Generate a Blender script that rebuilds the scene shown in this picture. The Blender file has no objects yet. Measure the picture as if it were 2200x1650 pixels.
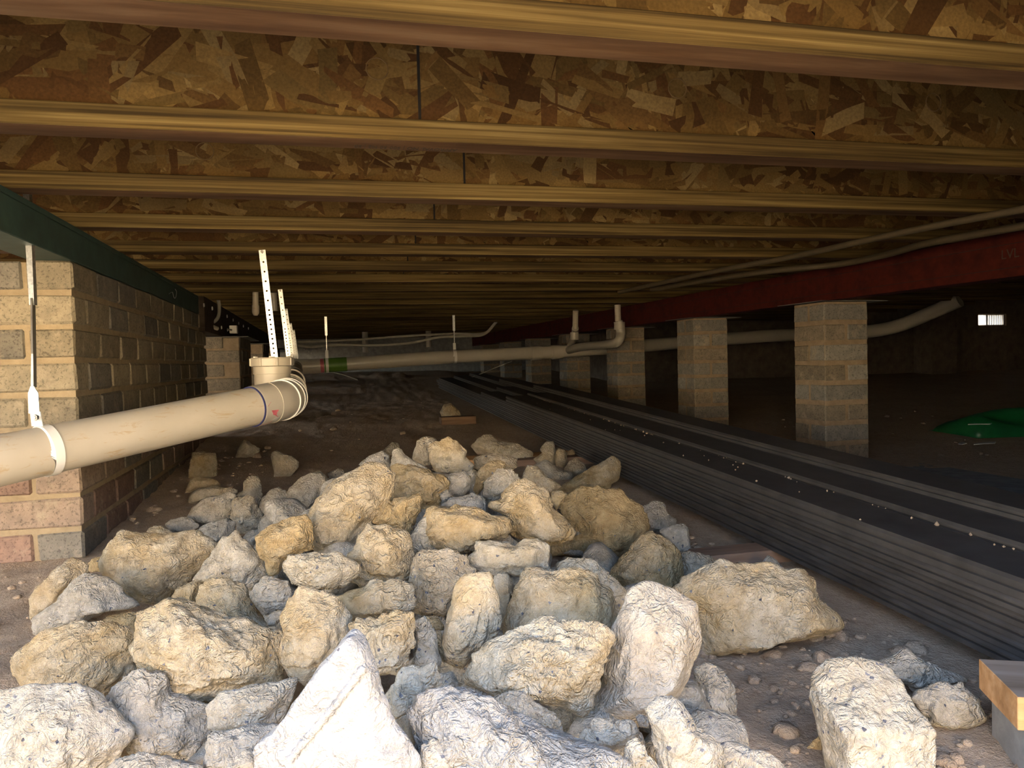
import bpy, bmesh, math, random
import numpy as np
from mathutils import Vector, Matrix

random.seed(7)
rng = np.random.RandomState(7)
sc = bpy.context.scene
C = sc.collection

# ------------------------------------------------------------------ camera
F_PX, CX, CY = 1650.0, 1100.0, 825.0          # focal length in pixels of the 2200 x 1650 frame
def _n(a): return a / np.linalg.norm(a)
def _cd(u, v): return np.array([(u - CX) / F_PX, -(v - CY) / F_PX, -1.0])
_ay = _n(_cd(690, 785)); _ax = _cd(8333, 590); _ax = _n(_ax - _ay * np.dot(_ax, _ay)); _az = np.cross(_ax, _ay)
ROT = np.array([_ax, _ay, _az])               # camera -> world (X right, Y into the crawl space, Z up)
CAM = np.array([0.0, 0.0, 0.6])
cam_data = bpy.data.cameras.new('camera')
cam_data.sensor_fit = 'HORIZONTAL'; cam_data.sensor_width = 36.0; cam_data.lens = F_PX / 2200 * 36.0
cam_data.clip_start = 0.02; cam_data.clip_end = 200
cam = bpy.data.objects.new('camera', cam_data); C.objects.link(cam)
_M = Matrix.Identity(4)
for i in range(3):
    for j in range(3): _M[i][j] = ROT[i][j]
    _M[i][3] = CAM[i]
cam.matrix_world = _M
sc.camera = cam

# ------------------------------------------------------------------ light and exposure
world = bpy.data.worlds.new('world'); sc.world = world; world.use_nodes = True
wn = world.node_tree; wn.nodes.clear()
_o = wn.nodes.new('ShaderNodeOutputWorld'); _b = wn.nodes.new('ShaderNodeBackground')
_s = wn.nodes.new('ShaderNodeTexSky'); _s.sky_type = 'NISHITA'; _s.sun_disc = False
_s.sun_elevation = math.radians(48); _s.sun_rotation = math.radians(-20); _s.air_density = 1.0; _s.dust_density = 4.0
wn.links.new(_s.outputs[0], _b.inputs[0]); _b.inputs[1].default_value = 0.70
wn.links.new(_b.outputs[0], _o.inputs[0])
sun_d = bpy.data.lights.new('sun', 'SUN'); sun_d.energy = 13.0; sun_d.angle = math.radians(0.6); sun_d.color = (1.0, 0.93, 0.82)
sun = bpy.data.objects.new('sun', sun_d); C.objects.link(sun)
sun.location = (0, 6, 8)
sun.rotation_euler = Vector((0.30, -0.80, -1.0)).to_track_quat('-Z', 'Y').to_euler()
# portal over the open side of the crawl space (guides sampling of the sky; it gives off no light of its own)
por_d = bpy.data.lights.new('opening_portal', 'AREA'); por_d.shape = 'RECTANGLE'; por_d.size = 6.0; por_d.size_y = 1.3
por_d.cycles.is_portal = True
por = bpy.data.objects.new('opening_portal', por_d); C.objects.link(por)
por.location = (-1.6, 0.30, 0.62); por.rotation_euler = (math.radians(90), 0, 0)
po2_d = por_d.copy(); po2_d.size = 12.0
po2 = bpy.data.objects.new('side_portal', po2_d); C.objects.link(po2)
po2.location = (-5.0, 5.7, 0.62); po2.rotation_euler = (math.radians(90), 0, math.radians(-90))
vs = sc.view_settings
vs.view_transform = 'Standard'; vs.look = 'None'; vs.gamma = 1.0; vs.exposure = 1.85
try: vs.use_curve_mapping = False
except Exception: pass
sc.cycles.max_bounces = 6; sc.cycles.diffuse_bounces = 4; sc.cycles.glossy_bounces = 3
sc.cycles.caustics_reflective = False; sc.cycles.caustics_refractive = False
sc.cycles.sample_clamp_indirect = 8.0

# ------------------------------------------------------------------ helpers
def ray(u, v): return ROT @ _cd(u, v)
def onX(u, v, X): r = ray(u, v); return CAM + r * ((X - CAM[0]) / r[0])
def onY(u, v, Y): r = ray(u, v); return CAM + r * ((Y - CAM[1]) / r[1])
def onZ(u, v, Z): r = ray(u, v); return CAM + r * ((Z - CAM[2]) / r[2])
def atD(u, v, D): return CAM + ray(u, v) * D

def hash3(ix, iy, iz, seed):
    h = (ix * 374761393 + iy * 668265263 + iz * 2147483647 + seed * 974634777) & 0xFFFFFFFF
    h = ((h ^ (h >> 13)) * 1274126177) & 0xFFFFFFFF
    h = (h ^ (h >> 16)) & 0xFFFFFFFF
    return h.astype(np.float64) / 4294967295.0
def vnoise(P, seed=0):
    """value noise in -1..1 for an N x 3 array"""
    Pi = np.floor(P).astype(np.int64); f = P - Pi; f = f * f * f * (f * (f * 6 - 15) + 10)
    out = 0
    for dx in (0, 1):
        wx = f[:, 0] if dx else 1 - f[:, 0]
        for dy in (0, 1):
            wy = f[:, 1] if dy else 1 - f[:, 1]
            for dz in (0, 1):
                wz = f[:, 2] if dz else 1 - f[:, 2]
                out = out + wx * wy * wz * hash3(Pi[:, 0] + dx, Pi[:, 1] + dy, Pi[:, 2] + dz, seed)
    return out * 2 - 1
def fbm(P, octaves=4, seed=0, gain=0.5):
    a, s, t = 1.0, 0.0, 0.0
    for o in range(octaves):
        s = s + a * vnoise(P * (2.03 ** o) + 17.3 * o, seed + o); t += a; a *= gain
    return s / t
def ridged(P, octaves=3, seed=0):
    a, s, t = 1.0, 0.0, 0.0
    for o in range(octaves):
        s = s + a * (1 - 2 * np.abs(vnoise(P * (2.1 ** o) + 9.1 * o, seed + o))); t += a; a *= 0.5
    return s / t

def np_mesh(name, verts, faces, smooth=False):
    me = bpy.data.meshes.new(name)
    verts = np.asarray(verts, dtype=np.float32); faces = np.asarray(faces, dtype=np.int32)
    k = faces.shape[1]
    me.vertices.add(len(verts)); me.vertices.foreach_set('co', verts.ravel())
    me.loops.add(faces.size); me.loops.foreach_set('vertex_index', faces.ravel())
    me.polygons.add(len(faces))
    me.polygons.foreach_set('loop_start', np.arange(0, faces.size, k, dtype=np.int32))
    me.polygons.foreach_set('loop_total', np.full(len(faces), k, dtype=np.int32))
    if smooth: me.polygons.foreach_set('use_smooth', np.ones(len(faces), dtype=bool))
    me.update(); me.validate()
    return me

def link(name, me, mat=None, parent=None, loc=None, rot=None, color=None):
    o = bpy.data.objects.new(name, me); C.objects.link(o)
    if mat is not None and me is not None and len(me.materials) == 0: me.materials.append(mat)
    if parent is not None: o.parent = parent
    if loc is not None: o.location = loc
    if rot is not None: o.rotation_euler = rot
    if color is not None: o.color = color
    return o
def tag(o, label, cat, group=None):
    o['label'] = label; o['category'] = cat
    if group: o['group'] = group
    return o
def thing(name, label, cat, loc=(0, 0, 0), group=None):
    return tag(link(name, None, loc=loc), label, cat, group)
def struct(o):
    o['kind'] = 'structure'; return o

class MB:
    """collects simple solids into one bmesh"""
    def __init__(s): s.bm = bmesh.new()
    def box(s, x0, x1, y0, y1, z0, z1, bev=0.0):
        r = bmesh.ops.create_cube(s.bm, size=1.0)
        for v in r['verts']:
            v.co = ((x0 + x1) / 2 + v.co.x * (x1 - x0), (y0 + y1) / 2 + v.co.y * (y1 - y0), (z0 + z1) / 2 + v.co.z * (z1 - z0))
        if bev:
            es = list({e for v in r['verts'] for e in v.link_edges})
            bmesh.ops.bevel(s.bm, geom=es, offset=bev, segments=1, affect='EDGES')
        return s
    def tube(s, pts, rad, seg=24, caps=True, closed=False, hard=False):
        """sweep a circle of (per-point) radius along pts"""
        P = [Vector(p) for p in pts]; n = len(P)
        R = rad if hasattr(rad, '__len__') else [rad] * n
        T = []
        for i in range(n):
            a = P[i - 1] if (i > 0 or closed) else P[i]; b = P[(i + 1) % n] if (i < n - 1 or closed) else P[i]
            t = (b - a); T.append(t.normalized() if t.length > 1e-9 else (T[-1] if T else Vector((0, 0, 1))))
        up = Vector((0, 0, 1)) if abs(T[0].z) < .9 else Vector((0, 1, 0))
        nrm = (up - T[0] * up.dot(T[0])).normalized()
        rings = []
        for i in range(n):
            nrm = (nrm - T[i] * nrm.dot(T[i])).normalized(); bi = T[i].cross(nrm)
            rings.append([s.bm.verts.new(P[i] + (nrm * math.cos(2 * math.pi * k / seg) + bi * math.sin(2 * math.pi * k / seg)) * R[i]) for k in range(seg)])
        for i in range(n if closed else n - 1):
            a, b = rings[i], rings[(i + 1) % n]
            if hard: a = [s.bm.verts.new(v.co) for v in a]; b = [s.bm.verts.new(v.co) for v in b]
            for k in range(seg):
                f = s.bm.faces.new((a[k], a[(k + 1) % seg], b[(k + 1) % seg], b[k])); f.smooth = True
        if caps and not closed:
            s.bm.faces.new([s.bm.verts.new(v.co) for v in reversed(rings[0])]); s.bm.faces.new([s.bm.verts.new(v.co) for v in rings[-1]])
        if hard: bmesh.ops.delete(s.bm, geom=[v for v in s.bm.verts if not v.link_faces], context='VERTS')
        return s
    def poly_prism(s, pts, off):
        """solid from a planar outline pushed along off"""
        a = [s.bm.verts.new(p) for p in pts]; b = [s.bm.verts.new(Vector(p) + Vector(off)) for p in pts]
        s.bm.faces.new(a); s.bm.faces.new(list(reversed(b)))
        for i in range(len(pts)):
            j = (i + 1) % len(pts); s.bm.faces.new((a[j], a[i], b[i], b[j]))
        return s
    def mesh(s, name):
        bmesh.ops.recalc_face_normals(s.bm, faces=s.bm.faces)
        me = bpy.data.meshes.new(name); s.bm.to_mesh(me); s.bm.free(); return me
    def build(s, name, mat, parent=None, **k):
        return link(name, s.mesh(name), mat, parent, **k)

def lerp(a, b, t): return a + (b - a) * t
def arc_pts(pts, n=8):
    """Catmull-Rom through pts"""
    P = [np.array(p, float) for p in pts]; P = [2 * P[0] - P[1]] + P + [2 * P[-1] - P[-2]]
    out = []
    for i in range(1, len(P) - 2):
        for k in range(n):
            t = k / n
            out.append(0.5 * (2 * P[i] + (P[i + 1] - P[i - 1]) * t + (2 * P[i - 1] - 5 * P[i] + 4 * P[i + 1] - P[i + 2]) * t ** 2 + (3 * P[i] - P[i - 1] - 3 * P[i + 1] + P[i + 2]) * t ** 3))
    out.append(P[-2]); return out

# ------------------------------------------------------------------ materials
def mat(name, rough=0.8, metal=0.0, spec=0.5):
    m = bpy.data.materials.new(name); m.use_nodes = True
    nt = m.node_tree; b = nt.nodes['Principled BSDF']
    b.inputs['Roughness'].default_value = rough; b.inputs['Metallic'].default_value = metal
    b.inputs['Specular IOR Level'].default_value = spec
    return m, nt, b
def N(nt, t, **k):
    n = nt.nodes.new(t)
    for a, b in k.items(): setattr(n, a, b)
    return n
def L(nt, a, b): nt.links.new(a, b)
def coords(nt, scale=(1, 1, 1), rnd=True, src='Object'):
    tc = N(nt, 'ShaderNodeTexCoord'); mp = N(nt, 'ShaderNodeMapping'); mp.inputs['Scale'].default_value = scale
    L(nt, tc.outputs[src], mp.inputs['Vector'])
    if rnd:
        oi = N(nt, 'ShaderNodeObjectInfo'); mu = N(nt, 'ShaderNodeMath', operation='MULTIPLY'); mu.inputs[1].default_value = 37.0
        cb = N(nt, 'ShaderNodeCombineXYZ'); L(nt, oi.outputs['Random'], mu.inputs[0])
        for i in range(3): L(nt, mu.outputs[0], cb.inputs[i])
        L(nt, cb.outputs[0], mp.inputs['Location'])
    return mp.outputs[0]
def noise(nt, vec, scale, detail=4, rough=.6, dist=0.0):
    n = N(nt, 'ShaderNodeTexNoise'); n.inputs['Scale'].default_value = scale; n.inputs['Detail'].default_value = detail
    n.inputs['Roughness'].default_value = rough; n.inputs['Distortion'].default_value = dist
    L(nt, vec, n.inputs['Vector']); return n.outputs['Fac']
def ramp(nt, fac, stops):
    r = N(nt, 'ShaderNodeValToRGB'); e = r.color_ramp.elements
    while len(e) < len(stops): e.new(0.5)
    for el, (p, c) in zip(e, stops):
        el.position = p; el.color = (*c, 1) if len(c) == 3 else c
    L(nt, fac, r.inputs[0]); return r.outputs['Color']
def mix(nt, fac, a, b, mode='MIX'):
    m = N(nt, 'ShaderNodeMix', data_type='RGBA', blend_type=mode)
    for s, v in ((m.inputs[0], fac), (m.inputs[6], a), (m.inputs[7], b)):
        if hasattr(v, 'is_linked'): L(nt, v, s)
        elif isinstance(v, tuple): s.default_value = (*v, 1) if len(v) == 3 else v
        else: s.default_value = v
    return m.outputs[2]
def math_(nt, op, a, b=0.0):
    m = N(nt, 'ShaderNodeMath', operation=op); m.use_clamp = False
    for s, v in ((m.inputs[0], a), (m.inputs[1], b)):
        if hasattr(v, 'is_linked'): L(nt, v, s)
        else: s.default_value = v
    return m.outputs[0]
def bump(nt, b, h, strength=.5, dist=.01):
    n = N(nt, 'ShaderNodeBump'); n.inputs['Strength'].default_value = strength; n.inputs['Distance'].default_value = dist
    L(nt, h, n.inputs['Height']); L(nt, n.outputs[0], b.inputs['Normal'])

def m_rock():
    m, nt, b = mat('broken_concrete', .92, spec=.2)
    v = coords(nt)
    oi = N(nt, 'ShaderNodeObjectInfo'); sp = N(nt, 'ShaderNodeSeparateColor'); L(nt, oi.outputs['Color'], sp.inputs[0])
    n1 = noise(nt, v, 9, 5, .65); n2 = noise(nt, v, 45, 6, .7)
    base = ramp(nt, n2, [(.28, (.35, .295, .205)), (.5, (.52, .455, .34)), (.7, (.64, .58, .465))])
    # ochre clay staining, amount = colour R
    st = math_(nt, 'ADD', n1, sp.outputs[0]); st = math_(nt, 'SUBTRACT', st, .66)
    st = math_(nt, 'MULTIPLY', st, 2.6);
    cl = N(nt, 'ShaderNodeClamp'); L(nt, st, cl.inputs[0]); cl.inputs[2].default_value = .85
    ochre = ramp(nt, n2, [(.3, (.36, .235, .095)), (.7, (.54, .395, .19))])
    col = mix(nt, cl.outputs[0], base, ochre)
    # grey cement, amount = colour G
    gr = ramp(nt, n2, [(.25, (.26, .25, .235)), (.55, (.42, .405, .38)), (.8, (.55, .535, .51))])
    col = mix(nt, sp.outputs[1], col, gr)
    # dark aggregate, amount = colour B
    vo = N(nt, 'ShaderNodeTexVoronoi', feature='F1'); vo.inputs['Scale'].default_value = 120; vo.distance = 'MINKOWSKI'; vo.inputs['Exponent'].default_value = .9
    nw = N(nt, 'ShaderNodeTexNoise'); nw.inputs['Scale'].default_value = 60; L(nt, v, nw.inputs['Vector'])
    va = N(nt, 'ShaderNodeVectorMath', operation='MULTIPLY_ADD'); L(nt, nw.outputs['Color'], va.inputs[0]); va.inputs[1].default_value = (.012, .012, .012); L(nt, v, va.inputs[2])
    L(nt, va.outputs[0], vo.inputs['Vector'])
    vo.inputs['Randomness'].default_value = 1.0
    sv = N(nt, 'ShaderNodeSeparateColor'); L(nt, vo.outputs['Color'], sv.inputs[0])
    dsz = math_(nt, 'LESS_THAN', vo.outputs['Distance'], math_(nt, 'MULTIPLY', sv.outputs[1], .55))
    pick = math_(nt, 'LESS_THAN', sv.outputs[0], math_(nt, 'MULTIPLY', sp.outputs[2], .40))
    agg = math_(nt, 'MULTIPLY', dsz, pick)
    acol = mix(nt, sv.outputs[2], (.09, .09, .11), (.27, .27, .29))
    col = mix(nt, agg, col, acol)
    L(nt, col, b.inputs['Base Color'])
    h = math_(nt, 'ADD', math_(nt, 'MULTIPLY', n2, .55), noise(nt, v, 150, 4, .7)); h = math_(nt, 'SUBTRACT', h, math_(nt, 'MULTIPLY', agg, .25))
    rw = math_(nt, 'ABSOLUTE', math_(nt, 'SUBTRACT', noise(nt, v, 48, 3, .6, 1.2), .5)); rw = math_(nt, 'MINIMUM', math_(nt, 'MULTIPLY', rw, 9.0), 1.0)
    rm = ramp(nt, noise(nt, v, 12, 2, .5), [(.38, (.15, .15, .15)), (.58, (1, 1, 1))])
    h = math_(nt, 'ADD', h, math_(nt, 'MULTIPLY', math_(nt, 'MULTIPLY', rw, .48), rm))
    h = math_(nt, 'MULTIPLY', h, oi.outputs['Alpha'])
    bump(nt, b, h, 1.0, .009)
    return m
def m_brick():
    m, nt, b = mat('cement_brick', .95, spec=.15)
    v = coords(nt); oi = N(nt, 'ShaderNodeObjectInfo')
    n2 = noise(nt, v, 30, 6, .7); n3 = noise(nt, v, 140, 3, .7)
    c = ramp(nt, n2, [(.3, (.60, .60, .60)), (.7, (.98, .96, .92))])
    col = mix(nt, 1.0, c, oi.outputs['Color'], 'MULTIPLY')
    pit = ramp(nt, n3, [(.38, (.6, .6, .6)), (.46, (1, 1, 1))])
    col = mix(nt, 1.0, col, pit, 'MULTIPLY')
    # pale mortar smears
    sm = ramp(nt, noise(nt, v, 14, 5, .75), [(.56, (0, 0, 0)), (.70, (1, 1, 1))])
    col = mix(nt, math_(nt, 'MULTIPLY', sm, .65), col, (.38, .325, .24))
    L(nt, col, b.inputs['Base Color']); bump(nt, b, math_(nt, 'ADD', n2, n3), .6, .003)
    return m
def m_mortar(name, c1, c2):
    m, nt, b = mat(name, .95, spec=.1); v = coords(nt, rnd=False); n = noise(nt, v, 25, 6, .7)
    L(nt, ramp(nt, n, [(.3, c1), (.7, c2)]), b.inputs['Base Color']); bump(nt, b, noise(nt, v, 90, 4, .7), .6, .004); return m
def m_soil():
    m, nt, b = mat('bare_soil', .97, spec=.1); v = coords(nt, rnd=False)
    n = noise(nt, v, 3, 6, .65); n2 = noise(nt, v, 40, 6, .7); n3 = noise(nt, v, 160, 4, .7)
    col = ramp(nt, n, [(.3, (.40, .29, .195)), (.55, (.54, .405, .28)), (.75, (.62, .48, .345))])
    col = mix(nt, .55, col, ramp(nt, n2, [(.3, (.33, .245, .175)), (.7, (.60, .49, .375))]))
    L(nt, col, b.inputs['Base Color']); bump(nt, b, math_(nt, 'ADD', n2, math_(nt, 'MULTIPLY', n3, .5)), .9, .012); return m
def m_grain(name, stops, sx=1.6, sy=60, sz=60, rough=.8, bs=.3, streak=True):
    """wood with grain along X"""
    m, nt, b = mat(name, rough, spec=.25); v = coords(nt, (sx, sy, sz))
    n = noise(nt, v, 1.0, 5, .6, .3); col = ramp(nt, n, stops)
    if streak:
        v2 = coords(nt, (.9, 9, 9)); s = noise(nt, v2, 1.0, 4, .6)
        col = mix(nt, 1.0, col, ramp(nt, s, [(.32, (.55, .5, .42)), (.5, (1, 1, 1)), (.72, (1.15, 1.1, 1.0))]), 'MULTIPLY')
    L(nt, col, b.inputs['Base Color']); bump(nt, b, n, bs, .002); return m
def m_plain(name, col, rough=.6, metal=0.0, var=.15, scale=20, bs=0.0, spec=.5):
    m, nt, b = mat(name, rough, metal, spec); v = coords(nt)
    n = noise(nt, v, scale, 5, .65)
    lo = tuple(c * (1 - var) for c in col); hi = tuple(min(1, c * (1 + var)) for c in col)
    L(nt, ramp(nt, n, [(.3, lo), (.7, hi)]), b.inputs['Base Color'])
    if bs: bump(nt, b, n, bs, .003)
    return m
def m_pvc():
    m, nt, b = mat('cream_pvc', .38, spec=.5); v = coords(nt, (1, 1, 1), rnd=False)
    n = noise(nt, v, 5, 5, .6)
    base = ramp(nt, n, [(.3, (.47, .425, .34)), (.7, (.545, .50, .415))])
    # dried mud smears where somebody brushed against the pipe
    v2 = coords(nt, (9, 9, 32), rnd=False); s = noise(nt, v2, 1.6, 6, .7, .6)
    f = ramp(nt, s, [(.56, (0, 0, 0)), (.64, (1, 1, 1))])
    L(nt, mix(nt, math_(nt, 'MULTIPLY', f, .6), base, (.42, .29, .14)), b.inputs['Base Color']); return m
def m_osb():
    m, nt, b = mat('strand_board', .85, spec=.2)
    at = N(nt, 'ShaderNodeVertexColor'); at.layer_name = 'tone'
    v = coords(nt, (1, 1, 1)); g = noise(nt, v, 220, 4, .6)
    col = mix(nt, 1.0, at.outputs['Color'], ramp(nt, g, [(.3, (.75, .72, .68)), (.7, (1.15, 1.12, 1.08))]), 'MULTIPLY')
    st = ramp(nt, noise(nt, v, 4, 5, .6), [(.3, (.68, .62, .52)), (.6, (1, 1, 1))])
    L(nt, mix(nt, 1.0, col, st, 'MULTIPLY'), b.inputs['Base Color']); bump(nt, b, g, .25, .001); return m
def m_galv():
    m, nt, b = mat('galvanised_steel', .34, .9); v = coords(nt)
    vo = N(nt, 'ShaderNodeTexVoronoi'); vo.inputs['Scale'].default_value = 180; L(nt, v, vo.inputs['Vector'])
    sv = N(nt, 'ShaderNodeSeparateColor'); L(nt, vo.outputs['Color'], sv.inputs[0])
    L(nt, ramp(nt, sv.outputs[0], [(.0, (.55, .57, .58)), (1, (.78, .80, .80))]), b.inputs['Base Color']); return m

M = {}
M['rock'] = m_rock(); M['brick'] = m_brick(); M['soil'] = m_soil()
M['mortar'] = m_mortar('sandy_mortar', (.25, .20, .13), (.36, .29, .195))
M['mortar_pier'] = m_mortar('brown_mortar', (.22, .165, .11), (.33, .26, .18))
M['lvl'] = m_grain('flange_timber', [(.36, (.034, .021, .006)), (.47, (.080, .053, .016)), (.55, (.115, .080, .026)), (.66, (.18, .135, .052))], 1.3, 60, 110)
M['veneer'] = m_grain('flange_face_veneer', [(.36, (.082, .042, .019)), (.52, (.135, .075, .036)), (.66, (.18, .112, .06))], 3.0, 26, 26, bs=.15)
M['osb'] = m_osb()
M['pine'] = m_grain('pine_offcut', [(.3, (.50, .26, .10)), (.55, (.64, .36, .16)), (.75, (.72, .46, .25))], 4, 60, 60, bs=.2)
M['brown_timber'] = m_grain('brown_bearer_timber', [(.3, (.16, .10, .07)), (.55, (.24, .16, .115)), (.75, (.30, .21, .16))], 3, 50, 50)
M['old_timber'] = m_grain('greyed_timber_face', [(.3, (.22, .17, .13)), (.55, (.30, .24, .19)), (.75, (.36, .30, .25))], 4, 40, 40)
M['darkbeam'] = m_grain('dark_beam_timber', [(.3, (.035, .025, .018)), (.7, (.075, .055, .04))], 3, 50, 50)
M['red'] = m_grain('red_coated_timber', [(.3, (.045, .005, .0025)), (.55, (.062, .007, .0035)), (.75, (.078, .010, .005))], 2, 30, 40, bs=.15)
M['green'] = m_plain('green_painted_steel', (.038, .078, .068), .6, 0, .3, 12, .1)
M['pvc'] = m_pvc()
M['pvc_grey'] = m_plain('warm_grey_pvc', (.45, .42, .36), .32, 0, .06, 8)
M['white'] = m_plain('white_plastic', (.80, .79, .76), .4, 0, .05, 15)
M['blue'] = m_plain('blue_solvent_ring', (.03, .035, .13), .4)
M['pink'] = m_plain('pink_pipe_primer', (.55, .13, .17), .4, 0, .25, 60)
M['galv'] = m_galv()
M['steel_dark'] = m_plain('dull_bolt_steel', (.30, .29, .27), .4, .8)
M['deck'] = m_plain('charcoal_composite', (.048, .044, .041), .5, 0, .35, 14, .15)
M['green_tape'] = m_plain('green_tape', (.09, .20, .025), .5)
M['green_bag'] = m_plain('green_plastic_sheet', (.012, .13, .04), .4, 0, .3, 9, .3)
M['paper'] = m_plain('pale_scrap', (.55, .54, .50), .8)
M['cable'] = m_plain('grey_cable_sheath', (.42, .40, .34), .5)
M['hose'] = m_plain('brown_conduit', (.075, .057, .03), .7)
M['conc'] = m_plain('footing_concrete', (.30, .30, .29), .95, 0, .25, 18, .4, .2)
M['render'] = m_plain('cement_block_face', (.27, .235, .185), .95, 0, .3, 10, .3, .2)
M['dark_wall'] = m_plain('brown_brick_wall', (.17, .14, .115), .95, 0, .3, 10, .4, .2)
M['ply'] = m_plain('floor_sheet', (.33, .23, .10), .85, 0, .3, 6, .1, .2)
M['ink'] = m_plain('black_print', (.05, .035, .02), .8)
M['yard'] = m_plain('yard_soil', (.24, .19, .13), .95, 0, .2, 8, .3, .2)
M['bounce_wall'] = m_plain('sandy_bounce_wall', (.72, .58, .36), .9, 0, .1, 6, .1, .2)  # sandy tone for the added wall that bounces the sun
M['dull'] = m_plain('dull_zinc_sheet', (.22, .22, .21), .75, .2)
M['ring'] = m_plain('pressed_board_ring', (.15, .095, .034), .85)
M['black'] = m_plain('black_gap', (.012, .010, .008), .95)

# ------------------------------------------------------------------ ground
def ground(X, Y):
    X = np.asarray(X, float); Y = np.asarray(Y, float)
    z = .045 * np.clip(Y, 0, 8.5) + .10 * np.clip((Y - 8.5) / 2.0, 0, 1)
    s = np.clip((X - 1.55) / .5, 0, 1); z = z - .035 * s * s * (3 - 2 * s)
    return z
def ground_rough(X, Y):
    P = np.stack([X, Y, np.zeros_like(X)], 1)
    far = np.clip((Y - 2.4) / 2.0, 0, 1) * np.clip((1.0 - X) / .6, 0, 1)
    z = ground(X, Y) + .011 * fbm(P * 5, 4, 3) + .010 * fbm(P * 22, 4, 5, .6) + .030 * far * fbm(P * np.array([1.1, 3.2, 1]), 4, 11)
    for u_, hb in ((862, .07), (945, .10), (815, .05)):
        z = z + hb * np.exp(-((X - onY(u_, 800, 9.6)[0]) / .12) ** 2 - ((Y - 9.6) / .12) ** 2)
    under = np.clip((X - .95) / .15, 0, 1) * np.clip((1.75 - X) / .2, 0, 1)   # tamped flat where the boards lie
    return z * (1 - under) + (ground(X, Y) - .004) * under
def axis_pts(segs):
    out = [segs[0][0]]
    for a, b, st in segs:
        n = max(1, int(round((b - a) / st))); out += list(np.linspace(a, b, n + 1)[1:])
    return np.array(out)
gx = axis_pts([(-5, -1.2, .2), (-1.2, 2.6, .019), (2.6, 10, .15)])
gy = axis_pts([(-.35, .6, .05), (.6, 3.4, .019), (3.4, 6.5, .04), (6.5, 12.2, .12)])
GX, GY = np.meshgrid(gx, gy); gv = np.stack([GX.ravel(), GY.ravel(), ground_rough(GX.ravel(), GY.ravel())], 1)
nx, ny = len(gx), len(gy); ii = (np.arange(ny - 1)[:, None] * nx + np.arange(nx - 1)[None, :]).ravel()
floor = struct(link('floor', np_mesh('floor', gv, np.stack([ii, ii + 1, ii + nx + 1, ii + nx], 1), True), M['soil']))
bounce_w = struct(MB().box(-9, 6.0, -4.2, -4.05, -.03, 1.75).build('wall_bounce', M['bounce_wall']))  # unseen reflector added behind the camera to throw warm sunlight inside
yard = struct(MB().box(-20, 14, -16, -.35, -.3, -.03).box(-20, -5, -.35, 16, -.3, -.03).build('floor_yard', M['yard']))

# ------------------------------------------------------------------ floor joists
JB, JH, JW, FT = 0.99, 0.30, 0.066, 0.038        # underside height, joist depth, flange width, flange thickness
XJ0, XJ1 = -1.7, 5.6
ceiling = struct(MB().box(-5.1, 3.3, .32, 12.0, JB + JH, JB + JH + .02).box(3.3, 10.1, .32, 8.11, JB + JH, JB + JH + .02).build('ceiling', M['ply']))

flange_me = {}
def flange_mesh():
    # length split into three faces rows so that the veneer underside and the laminated edge differ
    mb = MB(); mb.box(XJ0, XJ1, -JW / 2, JW / 2, -FT / 2, FT / 2, .0015); me = mb.mesh('bottom_flange')
    me.materials.append(M['lvl']); me.materials.append(M['veneer'])
    for p in me.polygons:
        if abs(p.normal.z) > .9: p.material_index = 1
    return me
fl_me = flange_mesh()
web_me = MB().box(XJ0, XJ1, -.005, .005, JB + FT, JB + JH - FT).mesh('web')

TONES = [(.30, .195, .062), (.25, .155, .048), (.35, .24, .085), (.19, .100, .032), (.23, .135, .043), (.32, .22, .075), (.27, .175, .056), (.155, .078, .026), (.40, .295, .125)]
def flakes_mesh(x0, x1, n, seed):
    """wood strands pressed into the face of the web"""
    r = np.random.RandomState(seed); V = []; Fc = []; cols = []
    z0, z1 = JB + FT + .0, JB + JH - FT
    for i in range(n):
        Ls = r.uniform(.04, .17); Ws = r.uniform(.012, .042)
        if r.rand() < .12: Ls *= 1.4; Ws *= 1.3
        a = r.choice([0.0, 1.0], p=[.35, .65]) * r.uniform(-1.5, 1.5) + r.normal(0, .35)
        cx = r.uniform(x0, x1); cz = r.uniform(z0, z1 * .55 + z0 * .45)
        d = -(.0002 + .0014 * i / n)
        ca, sa = math.cos(a), math.sin(a); base = len(V)
        k = [(-.5, -.5), (-.15, -.5), (.5, -.5), (.5, .5), (.1, .5), (-.5, .5)]
        for (px, pz) in k:
            lx = px * Ls * r.uniform(.82, 1.12); lz = pz * Ws * r.uniform(.7, 1.15)
            V.append((cx + lx * ca - lz * sa, d + r.uniform(-.0003, .0), min(max(cz + lx * sa + lz * ca, z0), z1)))
        Fc.append([base + q for q in range(6)])
        t = TONES[r.randint(len(TONES))]; q = r.uniform(.36, .62); cols.append(tuple(c * q for c in t))
    me = np_mesh('strand', V, Fc)
    ca_ = me.color_attributes.new('tone', 'FLOAT_COLOR', 'CORNER')
    arr = np.ones((len(Fc) * 6, 4), np.float32); arr[:, :3] = np.repeat(np.array(cols), 6, axis=0)
    ca_.data.foreach_set('color', arr.ravel()); return me
_wc = web_me.color_attributes.new('tone', 'FLOAT_COLOR', 'CORNER')
_wa = np.ones((len(web_me.loops), 4), np.float32); _wa[:, :3] = (.10, .062, .021); _wc.data.foreach_set('color', _wa.ravel())

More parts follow.
